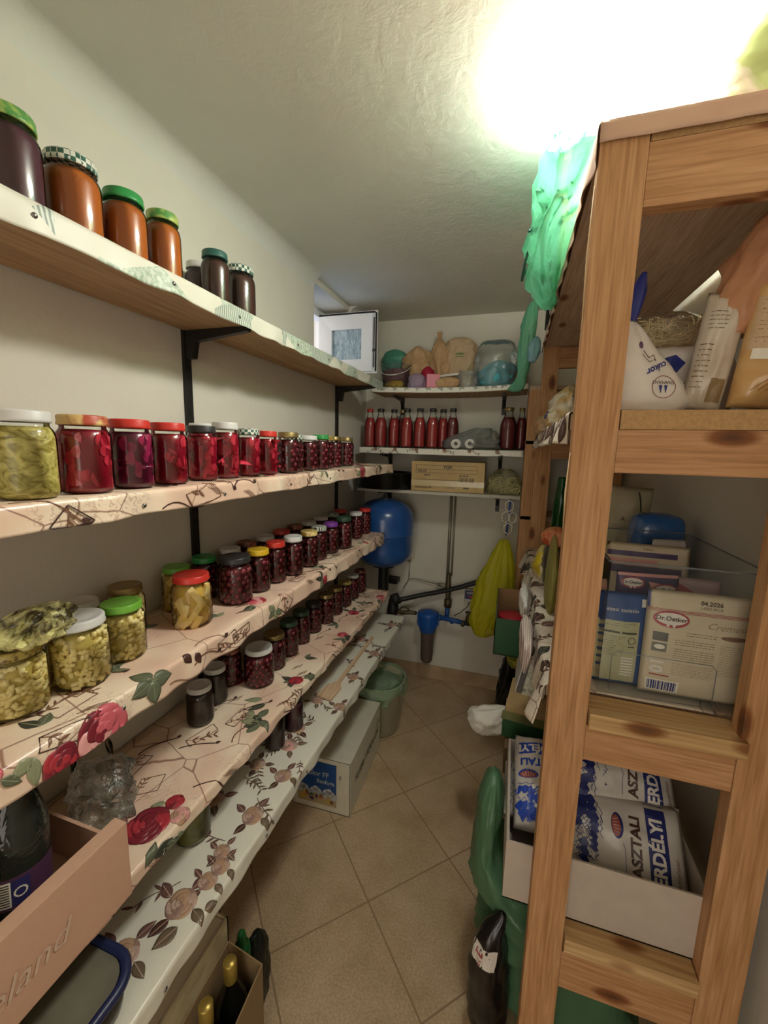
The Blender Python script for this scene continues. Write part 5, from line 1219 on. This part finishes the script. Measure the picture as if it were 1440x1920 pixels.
simple('cyan_bag', sack([(0, .012, .02, 0, 0), (.02, .022, .03, 0, 0), (.07, .026, .035, .005, 0), (.10, .012, .02, .01, 0), (.108, .004, .006, .01, 0)], 28, 22, .12, 139), film('cyan_film', 'a8d8e0', .9, .25), (.046, 2.05, 1.90), 'small pale cyan bag hanging at the top edge by the slim green bag', 'bag')

# ---- second board of the shelving
Z2 = 1.579; navy = flat('navy_print', '26307a'); redp = flat('red_print', 'a83840')
t = tag(empty('sugar_bag', (.195, .915, Z2)), 'white sugar bag twisted shut with a blue top, beside the near post', 'bag')
b = sack([(0, .075, .05, .01, 0), (.02, .092, .058, .008, 0), (.06, .078, .052, .002, 0), (.11, .048, .038, -.006, 0), (.15, .022, .02, -.008, 0), (.165, .008, .008, -.006, 0)], 48, 30, .05, 141, folds=5, fold_amp=.05).build('bag_body', plain('white_film', 'd8d0c8', .35), t)
b2 = sack([(.160, .008, .008, -.006, 0), (.185, .012, .009, -.003, 0), (.215, .013, .008, .002, 0), (.25, .004, .003, .008, 0)], 20, 16, .1, 142, folds=4, fold_amp=.15).build('blue_neck', plain('navy_film', '27307c', .35), t)
mb = MB(); mb.tube([(-.006+.0095*cos(a*pi/8), .0095*sin(a*pi/8), .163) for a in range(17)]+[(-.02, -.012, .165)], .0014, 5); mb.build('green_wire_tie', plain('green_tie', '5c7a44', .5), t)
pr = Printed(frame((0.0, -.2, .07), (1, 0, 0), (0, 0, 1)), b, .0009, .008)
pr.ring(.048, -.03, .019, .0202, flat('ring_red', '8c4440')); pr.text('DIAMANT', .046, -.022, .0085, P_dark, rot=pi); pr.poly([(.040, -.027), (.046, -.027), (.044, -.042)], navy); pr.poly([(.049, -.027), (.055, -.027), (.052, -.042)], navy)
pr.text('cukor', .036, .004, .017, navy, rot=pi+.5, shear=.2, bold=.0004); pr.line([(.012, .035), (.022, .022), (.03, .028), (.034, .016)], .0012, P_dark); pr.line([(.010, .028), (.022, .014), (.034, .020)], .0008, P_dark); pr.oval(.008, .045, .004, .007, flat('dull_mauve', '6a4c68')); pr.build('bag_print', b)
t = tag(empty('sugar_bag', (.30, 1.06, Z2), .0), 'white sugar bag lying behind, with blue diamond and red stripe', 'bag')
b = sack([(0, .085, .10, 0, 0), (.02, .10, .115, 0, 0), (.08, .10, .11, 0, 0), (.12, .09, .10, 0, 0), (.135, .06, .06, 0, 0)], 44, 24, .05, 143, p=3).build('bag_body', plain('white_film', 'd8d0c8', .35), t)
pr = Printed(frame((0, -.3, .065), (1, 0, 0), (0, 0, 1)), b, .0009, .008); pr.poly([(-.055, .035), (-.02, .045), (-.002, .03), (-.035, -.012)], navy); pr.line([(-.05, .022), (-.042, .014), (-.038, .028)], .002, P_cream, .0006); pr.line([(-.02, -.03), (.005, .0), (.008, -.006), (-.018, -.035)], .0014, P_dark); pr.build('bag_print', b)
simple('red_packet', pillow(.17, .10, .05, 7), plain('red_film', '8a2c34', .35), (.33, 1.20, Z2+.10), 'dark red packet lying on the white sugar bag', 'packet', None, 0, -.9)
t = tag(empty('noodle_bag', (.285, 1.10, Z2+.132)), 'clear bag of thin pale noodles on top of the white sugar bag', 'bag')
o = nest(170, .07, .07, .07, 9, .0011, 9, .012).build('noodles', plain('noodle', 'f0e2b4', .5), t); o['kind'] = 'stuff'
sack([(0, .06, .06, 0, 0), (.02, .08, .08, 0, 0), (.06, .078, .08, 0, 0), (.085, .05, .05, 0, 0), (.095, .02, .02, 0, 0)], 36, 20, .12, 147).build('clear_bag', thin('noodle_film', 'fcf8f2', .2, .1, .2, 'e8dccc', .9, 22), t)
def packet(x, y, z, w_, h, d, mat, label, rz=0, rx=0, ry=0, seed=1, name='food_packet', group=None, cr=.05):
    t = tag(empty(name, (x, y, z)), label, 'packet', group); t.rotation_euler = (rx, ry, rz)
    b = weld(pillow(w_, h, d, seed, cr).build('packet_body', mat, t)); return t, b
def pframe(h, w_=0): return frame((0, -.2, h/2), (1, 0, 0), (0, 0, 1))
def lines(pr, x0, y0, x1, n, dy, mat, seed=0, w_=.0008):
    r = random.Random(seed)
    for k in range(n):
        x = x0
        while x < x1-.004:
            l = r.uniform(.003, .009); pr.rect(x, y0-k*dy, min(x+l, x1), y0-k*dy+w_, mat); x += l+.0015
M_pk1 = two('cloudy_noodle_pack', 'b8a894', 'd0c4b4', 16, .3, .3, .7, coat=.4)
t, b = packet(.312, .905, Z2+.001, .062, .20, .045, M_pk1, 'narrow cream pack with small print leaning beside the pasta pack', -.15, 0, .12, 3)
pr = Printed(pframe(.20), b, .0009, .008); lines(pr, -.022, .065, .005, 5, .007, P_dark, 1); lines(pr, -.026, .01, -.006, 9, .009, P_dark, 2, .0012); pr.rect(.002, -.085, .024, -.045, flat('window_tan', '8c7450')); pr.build('pack_print', b)
M_pk2 = two('pasta_pack', 'c09050', 'd4b480', 12, .3, .3, .7, coat=.5)
t, b = packet(.395, .885, Z2+.001, .10, .205, .055, M_pk2, 'amber see-through pasta pack with white label at the right frame edge', .0, 0, .10, 5)
pr = Printed(pframe(.205), b, .0009, .008); pr.rect(-.046, -.01, -.012, .075, flat('pack_beige', 'c4a888')); lines(pr, -.040, .068, -.02, 4, .007, P_dark, 3); lines(pr, -.040, .035, -.02, 6, .0065, P_dark, 4); pr.rect(-.040, -.025, -.008, -.008, P_cream, .0004); lines(pr, -.034, -.014, -.012, 3, .0045, P_dark, 6, .0006)
for k in range(7): pr.line([(-.03+k*.01, -.075), (-.01+k*.008, -.055), (.01+k*.005, -.06)], .0015, flat('pasta_brown', '96682c'))
for k in range(8): lines(pr, .010, .07-k*.011, .024, 2, .004, P_dark, 20+k, .0014)
pr.build('pack_print', b)
simple('orange_bag', sack([(0, .03, .03, 0, 0), (.04, .045, .035, .01, 0), (.10, .05, .04, .03, 0), (.17, .04, .03, .05, 0), (.2, .02, .015, .055, 0)], 34, 28, .16, 151, folds=5, fold_amp=.08), film('peach_film', 'e0a880', .92, .3), (.35, .915, Z2+.13), 'crumpled peach-orange plastic bag standing above the pasta pack', 'bag')
for x, y, s, m, lb, h in ((.150, 1.55, 161, two('cream_pack', 'c8a468', 'e4dcc8', 22, .3, .4, .6, coat=.3), 'crumpled cream snack pack with a blue spot hanging at the second board edge', .13), (.135, 1.90, 163, two('tan_pack', 'b88c5c', 'd8c0a0', 18, .35), 'small tan crumpled pack near the further frame', .09)):
    o = simple('snack_pack', sack([(0, .045, .07, 0, 0), (.03, .052, .085, 0, 0), (h*.7, .045, .08, 0, 0), (h, .02, .04, .01, 0), (h+.012, .006, .01, .01, 0)], 34, 24, .2, s), m, (x, y, Z2), lb, 'packet')
    if s == 161: pr = Printed(frame((-.2, 0, .05), (0, -1, 0), (0, 0, 1)), o, .001, .01); pr.oval(.01, -.005, .022, .012, navy); pr.build('blue_print', o)
t = tag(empty('white_carton', (.085, 2.30, 1.556)), 'small white labelled box on the rear pine frame beside the juice bottles', 'box')
mb = MB(); mb.box((-.028, -.05, 0), (.028, .05, .165), bev=.002); b = mb.build('carton', plain('white_box', 'd4d0ca', .5), t); pr = Printed(frame((0, -.0506, .08), (1, 0, 0), (0, 0, 1))); pr.rect(-.022, .01, .004, .045, P_cream); lines(pr, -.02, -.02, .02, 6, .008, P_dark, 8); pr.text('S', .012, -.06, .02, P_dark); pr.build('carton_print', b)

# ---- third board: clear box with dessert packets
Z3 = 1.024
t = tag(empty('clear_organiser', (.318, 1.06, Z3)), 'large clear plastic organiser box full of dessert powder packets', 'box'); HW, HL, HH = .128, .195, .272
mb = MB()
mb.box((-HW, -HL, 0), (HW, HL, .003))
mb.box((-HW, -HL, .003), (HW, -HL+.002, HH)); mb.box((-HW, HL-.002, .003), (HW, HL, HH)); mb.box((-HW, -HL+.002, .003), (-HW+.002, HL-.002, HH)); mb.box((HW-.002, -HL+.002, .003), (HW, HL-.002, HH))
mb.build('organiser_walls', thin('organiser_plastic', 'fafbfb', .03, .05, .035, 'c4ccd0'), t)
mb = MB(); mb.box((-HW-.003, -HL-.003, HH-.002), (HW+.003, -HL, HH+.001)); mb.box((-HW-.003, HL, HH-.002), (HW+.003, HL+.003, HH+.001)); mb.box((-HW-.003, -HL, HH-.002), (-HW, HL, HH+.001)); mb.box((HW, -HL, HH-.002), (HW+.003, HL, HH+.001))
mb.tube([(-HW+.02, -HL-.001, .01), (-HW+.02, -HL-.001, .082), (-HW+.028, -HL-.001, .09), (HW-.07, -HL-.001, .09), (HW-.062, -HL-.001, .082), (HW-.062, -HL-.001, .01)], .0009, 5)
mb.build('organiser_rim', thin('rim_plastic', 'e0e4e6', .4, .1, .35, 'a4acb4'), t)
M_bq = plain('packet_cream', 'cdbfa4', .45); M_red = flat('oetker_red', 'a83a44'); M_w = flat('white_print', 'e2dcd4')
def oetker(pr, x, y, s, rot=0):
    pr.oval(x, y, .030*s, .0165*s, M_red, .0003, 24); pr.oval(x, y+.001*s, .0262*s, .0118*s, M_w, .0006, 24); pr.text('Dr.Oetker', x, y+.001*s, .0118*s, P_dark, .0009, bold=.0003*s); pr.oval(x-.005*s, y-.0125*s, .0028*s, .0028*s, M_w, .0007, 8); pr.oval(x+.005*s, y-.0125*s, .0028*s, .0028*s, M_w, .0007, 8)
t, b = packet(.357, .892, Z3+.004, .178, .213, .022, M_bq, 'large cream dessert packet with red-ringed Dr.Oetker logo dated 04.2026 facing out', .0, -.02, 0, 11, 'dessert_packet', 'dessert packets in the organiser', .02)
pr = Printed(pframe(.213), b, .0006, .012)
for y in (.071, .0685, .066): pr.rect(-.088, y-.0006, .088, y+.0004, M_red)
pr.rect(-.0885, .071, -.0845, .103, navy); pr.text('04.2026', .015, .089, .011, P_dark, bold=.0003); pr.text('L4203 09:14', .015, .080, .007, P_dark); oetker(pr, -.048, .052, 1.0)
pr.text('Cremeshez', .052, .047, .018, flat('pale_brown', 'a48c74'), shear=.4); pr.oval(.056, .028, .022, .0045, P_brown); lines(pr, -.02, .028, .03, 2, .005, P_dark, 31)
lines(pr, -.038, .012, .028, 3, .0045, P_dark, 32, .0007); lines(pr, -.038, -.006, .028, 5, .0045, P_dark, 33, .0007); lines(pr, -.038, -.036, .03, 6, .0045, P_brown, 34, .0006); lines(pr, .035, .012, .08, 14, .0045, P_brown, 35, .0006)
pr.rect(-.075, .006, -.05, .024, flat('photo_grey', '5a5650')); pr.rect(-.075, -.016, -.05, .002, flat('photo_grey2', '7c7870')); pr.oval(-.062, -.006, .009, .005, P_cream, .0004)
pr.text('01', -.062, -.045, .03, M_w, rot=pi/2, bold=.001); pr.rect(-.074, -.066, -.04, -.0635, M_red); pr.rect(-.078, -.098, -.022, -.074, P_cream)
r = random.Random(3); x = -.075
while x < -.026: w_ = r.choice((.0012, .002, .003)); pr.rect(x, -.096, x+w_, -.077, navy, .0003); x += w_+r.choice((.001, .0018))
pr.build('packet_print', b)
M_blu = plain('blue_packet', '254a86', .4)
t, b = packet(.232, .905, Z3+.004, .092, .195, .02, M_blu, 'blue dessert packet with pale text panel standing left in the organiser', .05, -.02, 0, 12, 'dessert_packet', 'dessert packets in the organiser', .02)
pr = Printed(pframe(.195), b, .0006, .012); pr.text('kezesi zselatin', -.006, .063, .011, M_w); pr.rect(.030, .072, .038, .088, M_w); pr.rect(-.046, -.09, .03, .040, flat('panel_olive', 'b4b08c')); lines(pr, -.042, .034, .026, 2, .0045, P_leafd, 41); pr.rect(-.042, .014, .026, .018, P_leafd, .0003); lines(pr, -.042, .006, .006, 9, .005, P_leafd, 42); pr.ring(.018, .0, .006, .0075, P_leafd, .0003); pr.rect(.012, -.014, .024, -.012, P_leafd, .0003)
for k in range(7): pr.rect(.002, -.075+k*.006, .024, -.072+k*.006, M_w, .0003)
pr.build('packet_print', b)
M_pur = plain('purple_packet', '4c3c64', .4)
t, b = packet(.285, .955, Z3+.004, .12, .228, .02, M_pur, 'purple dessert packet with two Dr.Oetker logos behind the cream one', .12, -.05, 0, 13, 'dessert_packet', 'dessert packets in the organiser', .03)
pr = Printed(pframe(.228), b, .0006, .012); pr.rect(-.058, .104, .058, .110, P_lpink); oetker(pr, -.03, .090, .75); oetker(pr, .032, .078, .85); pr.poly([(-.0, .095), (.058, .085), (.058, .03), (.02, .04)], P_lpink); pr.build('packet_print', b)
t, b = packet(.365, .985, Z3+.004, .12, .215, .02, plain('lilac_packet', 'b49a9c', .4), 'pinkish dessert packet with a red stripe leaning behind the large cream one', -.1, -.08, 0, 14, 'dessert_packet', 'dessert packets in the organiser', .03)
pr = Printed(pframe(.215), b, .0006, .012); pr.poly([(-.05, .095), (-.02, .098), (.055, .055), (.055, .045)], M_red); pr.text('Dr.Oe', -.03, .06, .012, P_dark); pr.build('packet_print', b)
t, b = packet(.315, 1.07, Z3+.004, .17, .262, .02, M_bq, 'cream packet with a dark purple band leaning across the middle of the organiser', -.05, -.12, 0, 15, 'dessert_packet', 'dessert packets in the organiser', .03)
pr = Printed(pframe(.262), b, .0006, .012); pr.rect(-.085, .100, .06, .112, M_pur); pr.rect(-.085, .080, .02, .094, P_lpink); pr.rect(-.085, .060, .07, .078, M_pur); pr.text('Sebes', 0, .119, .009, P_brown); pr.build('packet_print', b)
packet(.225, 1.12, Z3+.004, .06, .255, .05, plain('pale_green_yellow', 'c4bc84', .4), 'pale yellow packet at the left rear of the organiser', .1, -.03, 0, 16, 'dessert_packet', 'dessert packets in the organiser')
packet(.385, 1.17, Z3+.004, .08, .262, .04, plain('white_packet', 'd4d0cc', .4), 'white packet at the right rear corner of the organiser', .2, -.03, 0, 17, 'dessert_packet', 'dessert packets in the organiser')
t, b = packet(.178, .93, Z3+.002, .05, .215, .03, plain('rose_packet', 'c49c8c', .5), 'pink packet between the near post and the organiser', -.1, 0, 0, 18)
simple('blue_pack', sack([(0, .06, .05, 0, 0), (.03, .066, .058, 0, 0), (.2, .066, .058, 0, 0), (.29, .06, .05, 0, 0), (.31, .03, .02, 0, 0)], 34, 26, .03, 171, p=3.5), plain('bright_blue_film', '1c5a9c', .25, coat=.6), (.40, 1.34, Z3+.001), 'tall shiny blue pack behind the organiser by the right wall', 'packet')
t, b = packet(.35, 1.50, Z3+.001, .13, .37, .08, plain('pale_sack', 'b8b094', .5), 'tall pale printed flour sack leaning behind the blue pack', 0, -.05, .05, 19)
pr = Printed(pframe(.37), b, .0008, .015); pr.line([(.02, .17), (.045, .0)], .005, P_leafd); pr.text('A', -.02, .08, .02, P_dark); lines(pr, -.045, .06, .0, 3, .007, P_leafd, 51); pr.build('packet_print', b)
simple('green_glass_jug', sack([(0, .03, .03, 0, 0), (.05, .036, .036, 0, 0), (.25, .03, .03, 0, 0), (.32, .022, .022, 0, 0), (.37, .018, .018, 0, 0)], 24, 22, .05, 173), thin('green_glass', '4c9a54', .3, .05, .5, '2f7a3c'), (.205, 1.93, Z3), 'green glass bottle standing at the rear of the third board', 'bottle')
simple('orange_packet', crumple_ball(.04, .05, .07, 175, .2), two('orange_print', 'c84c28', 'e8a070', 30, .35, .4, .6, coat=.4), (.165, 1.60, Z3+.135), 'crumpled orange-red packet above the yellow one on the third board', 'packet')
simple('dark_packet', sack([(0, .035, .06, 0, 0), (.06, .042, .07, 0, 0), (.12, .035, .06, 0, 0), (.135, .015, .03, 0, 0)], 28, 20, .1, 176), plain('dark_grey_film', '4c463c', .35, coat=.4), (.165, 1.60, Z3), 'dark grey packet under the orange-red one on the third board', 'packet')
simple('yellow_packet', sack([(0, .016, .05, 0, 0), (.04, .024, .06, 0, 0), (.10, .02, .055, .01, 0), (.12, .008, .02, .01, 0)], 28, 20, .14, 177), two('yellow_cream_print', 'd8c020', 'e8dcb8', 16, .35, .45, .55), (.122, 1.66, Z3), 'bright yellow and cream packet at the third board edge', 'packet')
t = simple('olive_bag', sack([(-.0, .012, .06, .0, 0), (.05, .016, .08, .0, 0), (.15, .014, .075, .0, 0), (.21, .008, .04, 0, 0), (.225, .003, .01, 0, 0)], 30, 26, .06, 179, folds=4), film('olive_film', 'c0ba6c', .8, .3), (.132, 1.32, Z3-.0), 'tall olive-yellow translucent bag at the third board edge by the near post', 'bag')
M_mag = two('magazine_pages', 'a49084', 'd8ccc4', 70, .5, .35, .6, 'wave', stretch=(1, 1, 1), dist=1.5)
for k, (y, h, lb) in enumerate(((1.12, .10, 'pleated pinkish paper bag folded over the third board edge, nearest the post'), (1.42, .07, 'white crumpled paper sheet at the third board edge'))):
    o = simple('paper_bundle', sack([(-h, .006, .05, 0, 0), (-h*.6, .014, .09, 0, 0), (0, .014, .10, .0, 0), (.012, .006, .05, 0, 0)], 34, 20, .14, 181+k, folds=14, fold_amp=.12), M_mag if k == 0 else M_roll, (.062-.0, y, Z3+.0), lb, 'paper')
simple('magazine_pile', sack([(0, .04, .08, 0, 0), (.005, .048, .09, 0, 0), (.07, .046, .09, 0, 0), (.08, .03, .06, 0, 0)], 40, 22, .08, 187, p=4), M_news, (.098, 2.33, 1.171), 'pile of printed papers on the rear pine frame', 'papers')
for k in range(4):
    pass

# ---- hanging yellow bag, hooks
t = tag(empty('hook_chain', (-.01, 2.215, 1.252)), 'white wire hexagon hook chain with a blue strap hanging under the back wall shelf', 'hooks')
mb = MB()
for ox, oz in ((0.0, -.035), (-.015, -.095), (.018, -.095), (0, -.155)):
    mb.tube([(ox+.022*cos(a*pi/3+pi/6), .0, oz+.03*sin(a*pi/3+pi/6)) for a in range(7)], .003, 6)
mb.build('white_hooks', plain('white_wire', 'e0dccc', .4), t)
mb = MB(); mb.tube([(.003, .004, .0), (0, .004, -.1), (-.006, .004, -.19)], .0055, 6); mb.build('blue_strap', plain('blue_strap', '2c4488', .6), t)
YB_ = film('yellow_mesh_film', 'e0dc34', .62, .35, .6, 14)
t = tag(empty('yellow_bag', (-.03, 2.18, .50)), 'translucent yellow plastic bag hanging by the wooden frame in front of the back wall', 'bag')
sack([(0, .03, .02, -.075, 0), (.02, .045, .03, -.075, 0), (.10, .075, .045, -.07, 0), (.20, .105, .055, -.03, 0), (.32, .09, .05, -.02, 0), (.45, .055, .035, .0, 0), (.52, .03, .022, .005, 0), (.545, .018, .016, .006, 0)], 54, 44, .08, 191, folds=11, fold_amp=.16).build('bag_film', YB_, t)
crumple_ball(.055, .03, .12, 193, .14).build('bag_contents', plain('yellow_contents', 'a8982c', .6), t, (-.07, 0, .01))

# ---- lower boxes
boardb(unit, 'shelf_board', (UX0+.0, 1.48, .628), (UX1-.002, UY1-.002, .650), W_y)
t = tag(empty('green_carton', (.03, 1.80, .653), .0), 'dark green open carton holding a round red-lidded tub, sticking out from the shelving', 'box')
M_gr = plain('dark_green_card', '1f4c2a', .5); mb = MB(); W5, L5, H5 = .062, .11, .16
mb.box((-W5, -L5, 0), (W5+.06, -L5+.003, H5)); mb.box((-W5, -L5, 0), (-W5+.003, L5, H5+.06)); mb.box((-W5, -L5, 0), (W5+.06, L5, .003)); mb.build('carton_outside', M_gr, t)
mb = MB(); mb.box((-W5+.003, L5-.003, 0), (W5+.06, L5, H5+.06)); mb.box((-W5+.0035, -L5+.004, .003), (-W5+.005, L5-.004, H5+.058)); mb.box((W5+.057, -L5+.004, 0), (W5+.06, L5, H5+.05)); mb.build('carton_inside', M_cardd, t)
simple('round_tub', (lambda m: (m.lathe([(.0001, 0), (.045, 0), (.048, .11), (.053, .115), (.053, .135), (.050, .138), (.0001, .138)], 30), m)[1])(MB()), plain('red_lid_tub', 'b8303a', .35), (.032, 1.80, .657), 'round tub with bright red lid inside the dark green carton', 'tub')
t = tag(empty('white_flap_box', (.085, 1.50, .655), -.05), 'white-edged box with grey floral paper side standing on edge below the third board', 'box')
mb = MB(); mb.box((-.03, -.13, 0), (-.027, .13, .19), bev=.001); mb.build('white_flap', M_roll, t); mb = MB(); mb.box((-.026, -.128, 0), (-.010, .128, .18)); mb.build('grey_edge', plain('grey_card_edge', '5c5a58', .6), t)
mb = MB(); mb.box((-.009, -.135, 0), (.06, .12, .185), bev=.002); mb.build('floral_paper_side', two('grey_floral_paper', '7c8470', 'c8c8b4', 45, .6, .36, .5, dist=2.0), t)
t.rotation_euler = (0, .18, -.05)
simple('floral_bag', sack([(0, .02, .05, 0, 0), (.04, .035, .07, 0, 0), (.10, .03, .06, .01, 0), (.13, .01, .02, .01, 0)], 28, 20, .14, 195), two('yellow_floral_film', '6c7a2c', 'c8b838', 34, .4, .42, .56), (.062, 1.93, .500), 'small yellow-green floral bag hanging under the green carton', 'bag')
simple('black_bag', sack([(0, .03, .05, 0, 0), (.1, .036, .06, .01, 0), (.22, .03, .05, .02, 0), (.27, .01, .02, .03, 0)], 28, 24, .12, 197), film('black_bin_film', '201f1c', 1.0, .3), (.02, 1.96, .26), 'black plastic bag behind the pale green-edged cartons under the shelving', 'bag')
t = tag(empty('lidded_carton', (.105, 1.34, .602), -.12), 'dark green flat carton with tan top lying on the brown box behind the salt', 'box')
mb = MB(); mb.box((-.075, -.10, 0), (.12, .12, .062), bev=.002); mb.build('green_base', M_gr, t); mb = MB(); mb.box((-.072, -.06, .063), (.12, .12, .085), bev=.002); mb.build('tan_lid', plain('tan_card', 'a88c60', .7), t)
mb = MB(); mb.box((-.08, -.102, .062), (.12, -.058, .0635)); mb.build('olive_flap', plain('olive_card', '6c6c40', .6), t)
t = tag(empty('brown_box', (.12, 1.36, .508)), 'brown cardboard box behind the white salt carton', 'box'); mb = MB(); mb.box((-.09, -.155, 0), (.13, .12, .088), bev=.002); mb.build('box_body', plain('dark_brown_card', '6c5438', .8), t)
o = simple('white_bag', sack([(0, .03, .035, 0, 0), (.02, .055, .05, 0, 0), (.06, .06, .05, .02, 0), (.10, .035, .03, .04, 0), (.125, .012, .01, .05, 0)], 40, 28, .16, 199, p=2.2), plain('white_cloth_bag', 'd8d4c8', .6), (-.06, 1.46, .465), 'crumpled white bag poking out into the aisle beside the dark green carton', 'bag')
o.rotation_euler = (0, .35, 0)
mb = MB(); mb.box((-.012, -.30, 0), (.0, .12, .03)); 

# ---- white carton of salt bags on the lowest board
t = tag(empty('salt_carton', (.23, 1.0, .508)), 'low white cardboard carton full of printed salt bags on the lowest board', 'box')
M_wc = plain('white_card', 'b8aca0', .7); mb = MB(); a0, a1, b0, b1 = -.190, .188, -.168, .172
mb.box((a0, b0, 0), (a1, b0+.004, .147)); mb.box((a0, b1-.004, 0), (a1, b1, .147)); mb.box((a0, b0+.004, 0), (a0+.006, b1-.004, .147)); mb.box((a1-.004, b0+.004, 0), (a1, b1-.004, .147)); mb.box((a0, b0, 0), (a1, b1, .003)); mb.build('carton_walls', M_wc, t)
M_salt = plain('salt_film', 'c9c4bc', .35, coat=.3); M_nv = flat('salt_navy', '222c6c')
def salt_bag(pos, rot3, label, seed, w_=.18, h=.265, th=.06, blue=None):
    t = tag(empty('salt_bag', pos), label, 'bag', 'printed salt bags'); t.rotation_euler = rot3.to_euler()
    b = weld(pillow(w_, h, th, seed, .12).build('bag_body', M_salt, t)); nv = blue or M_nv
    pr = Printed(frame((0, -.2, h/2), (1, 0, 0), (0, 0, 1)), b, .0007, .009); r = random.Random(seed)
    s = h/.25
    pr.rect(-w_*.47, -.092*s, w_*.47, -.055*s, nv); pr.text('ERDÉLYI', 0, -.074*s, .032*s, M_w, .0004, bold=.0012, sx=.95); pr.text('ASZTALI', 0, -.034*s, .026*s, P_dark if blue is None else nv, bold=.001, sx=1.05)
    pr.oval(.03, .0, .024, .012, nv, 0, 20); pr.oval(.03, .002, .020, .009, flat('logo_red', '9c5048'), .0003, 18)
    for k in range(5): pr.line([(.03-.014+.007*k, .002-.005), (.03-.010+.005*k, .008)], .0008, M_w, .0005)
    for k in range(20):                                       # ink drawing of a wooded mountain side
        x = r.uniform(-w_*.34, w_*.34); y = r.uniform(.035, .10)*s; q = r.uniform(.014, .030)
        pts = [(x-q, y)]+[(x-q+2*q*(j+.5)/7, y+(q*.55 if j % 2 else q*.15)+r.uniform(-.001, .002)) for j in range(7)]+[(x+q, y-.002)]+[(x+q-2*q*(j+.5)/6, y-q*.25-(q*.2 if j % 2 else 0)) for j in range(6)]
        pr.poly(pts, nv, .0001*k) if k % 2 else pr.line(pts, .0012, nv)
    for k in range(30):
        x = r.uniform(-w_*.38, w_*.38); y = r.uniform(.022, .112)*s; p = [(x, y)]
        for j in range(5): p.append((p[-1][0]+r.uniform(-.006, .009), p[-1][1]+r.uniform(-.006, .006)))
        pr.line(p, .0011, nv)
    pr.line([(-w_*.3, -.012), (-.01, -.014), (.0, -.010)], .001, nv); pr.text('konyhaso', -.03, -.106*s, .012*s, flat('script_red', '8c5a50'), shear=.4)
    pr.build('bag_print', b); return t
def R3(x, z): x = Vector(x).normalized(); z = Vector(z).normalized(); y = z.cross(x); return Matrix((x, y, z)).transposed()
th_ = .85
salt_bag((.408, .925, .640), R3((0, cos(th_), sin(th_)), (-1, 0, -.03)), 'salt bag with ERDÉLYI band on its side, lower front one in the white carton', 3)
th_ = .75
salt_bag((.412, 1.045, .725), R3((0, cos(th_), sin(th_)), (-1, 0, .06)), 'salt bag with ERDÉLYI band lying on its side above and behind the front one', 5)
salt_bag((.118, 1.13, .700), R3((-1, 0, 0), (0, -1, -.35)), 'salt bag with bright blue print at the left end of the white carton', 7, .125, .24, .07, flat('bright_blue', '2448b0'))
salt_bag((.30, 1.09, .565), R3((0, 1, .1), (-1, 0, 0)), 'salt bag lying flat at the bottom rear of the white carton', 9)

# ---- floor under the shelving
DG = film('dark_green_film', '6c9874', .93, .22, .7, 8)
t = tag(empty('refuse_sack', (.14, 1.06, 0)), 'large shiny dark green plastic sack standing on the floor under the shelving', 'bag')
sack([(0, .17, .12, .06, 0), (.05, .20, .15, .06, 0), (.2, .185, .15, .04, 0), (.28, .16, .14, .01, 0), (.345, .10, .12, -.08, .0), (.42, .040, .10, -.139, .0), (.54, .034, .08, -.139, .0), (.60, .024, .05, -.136, 0), (.625, .008, .01, -.134, 0)], 64, 54, .06, 201, folds=9, fold_amp=.035).build('sack_film', DG, t)
t = tag(empty('black_sack', (.028, .925, 0)), 'black bag with white and red label on the floor before the dark green sack', 'bag')
b = sack([(0, .04, .04, 0, 0), (.06, .05, .045, 0, 0), (.2, .046, .04, -.004, 0), (.28, .03, .03, .0, 0), (.33, .012, .012, .02, .01), (.34, .004, .004, .02, .01)], 40, 34, .08, 203, folds=5).build('sack_film', plain('black_film_opaque', '161314', .3, coat=.3), t)
pr = Printed(frame((-.1, -.15, .245), (.83, -.55, 0), (0, 0, 1)), b, .001, .01); pr.rect(-.03, -.03, .03, .022, M_w); pr.text('E', -.006, .0, .03, M_red, rot=pi/2, bold=.001); pr.text('H', -.006, -.022, .018, M_red, rot=pi/2, bold=.001); pr.build('white_label', b)
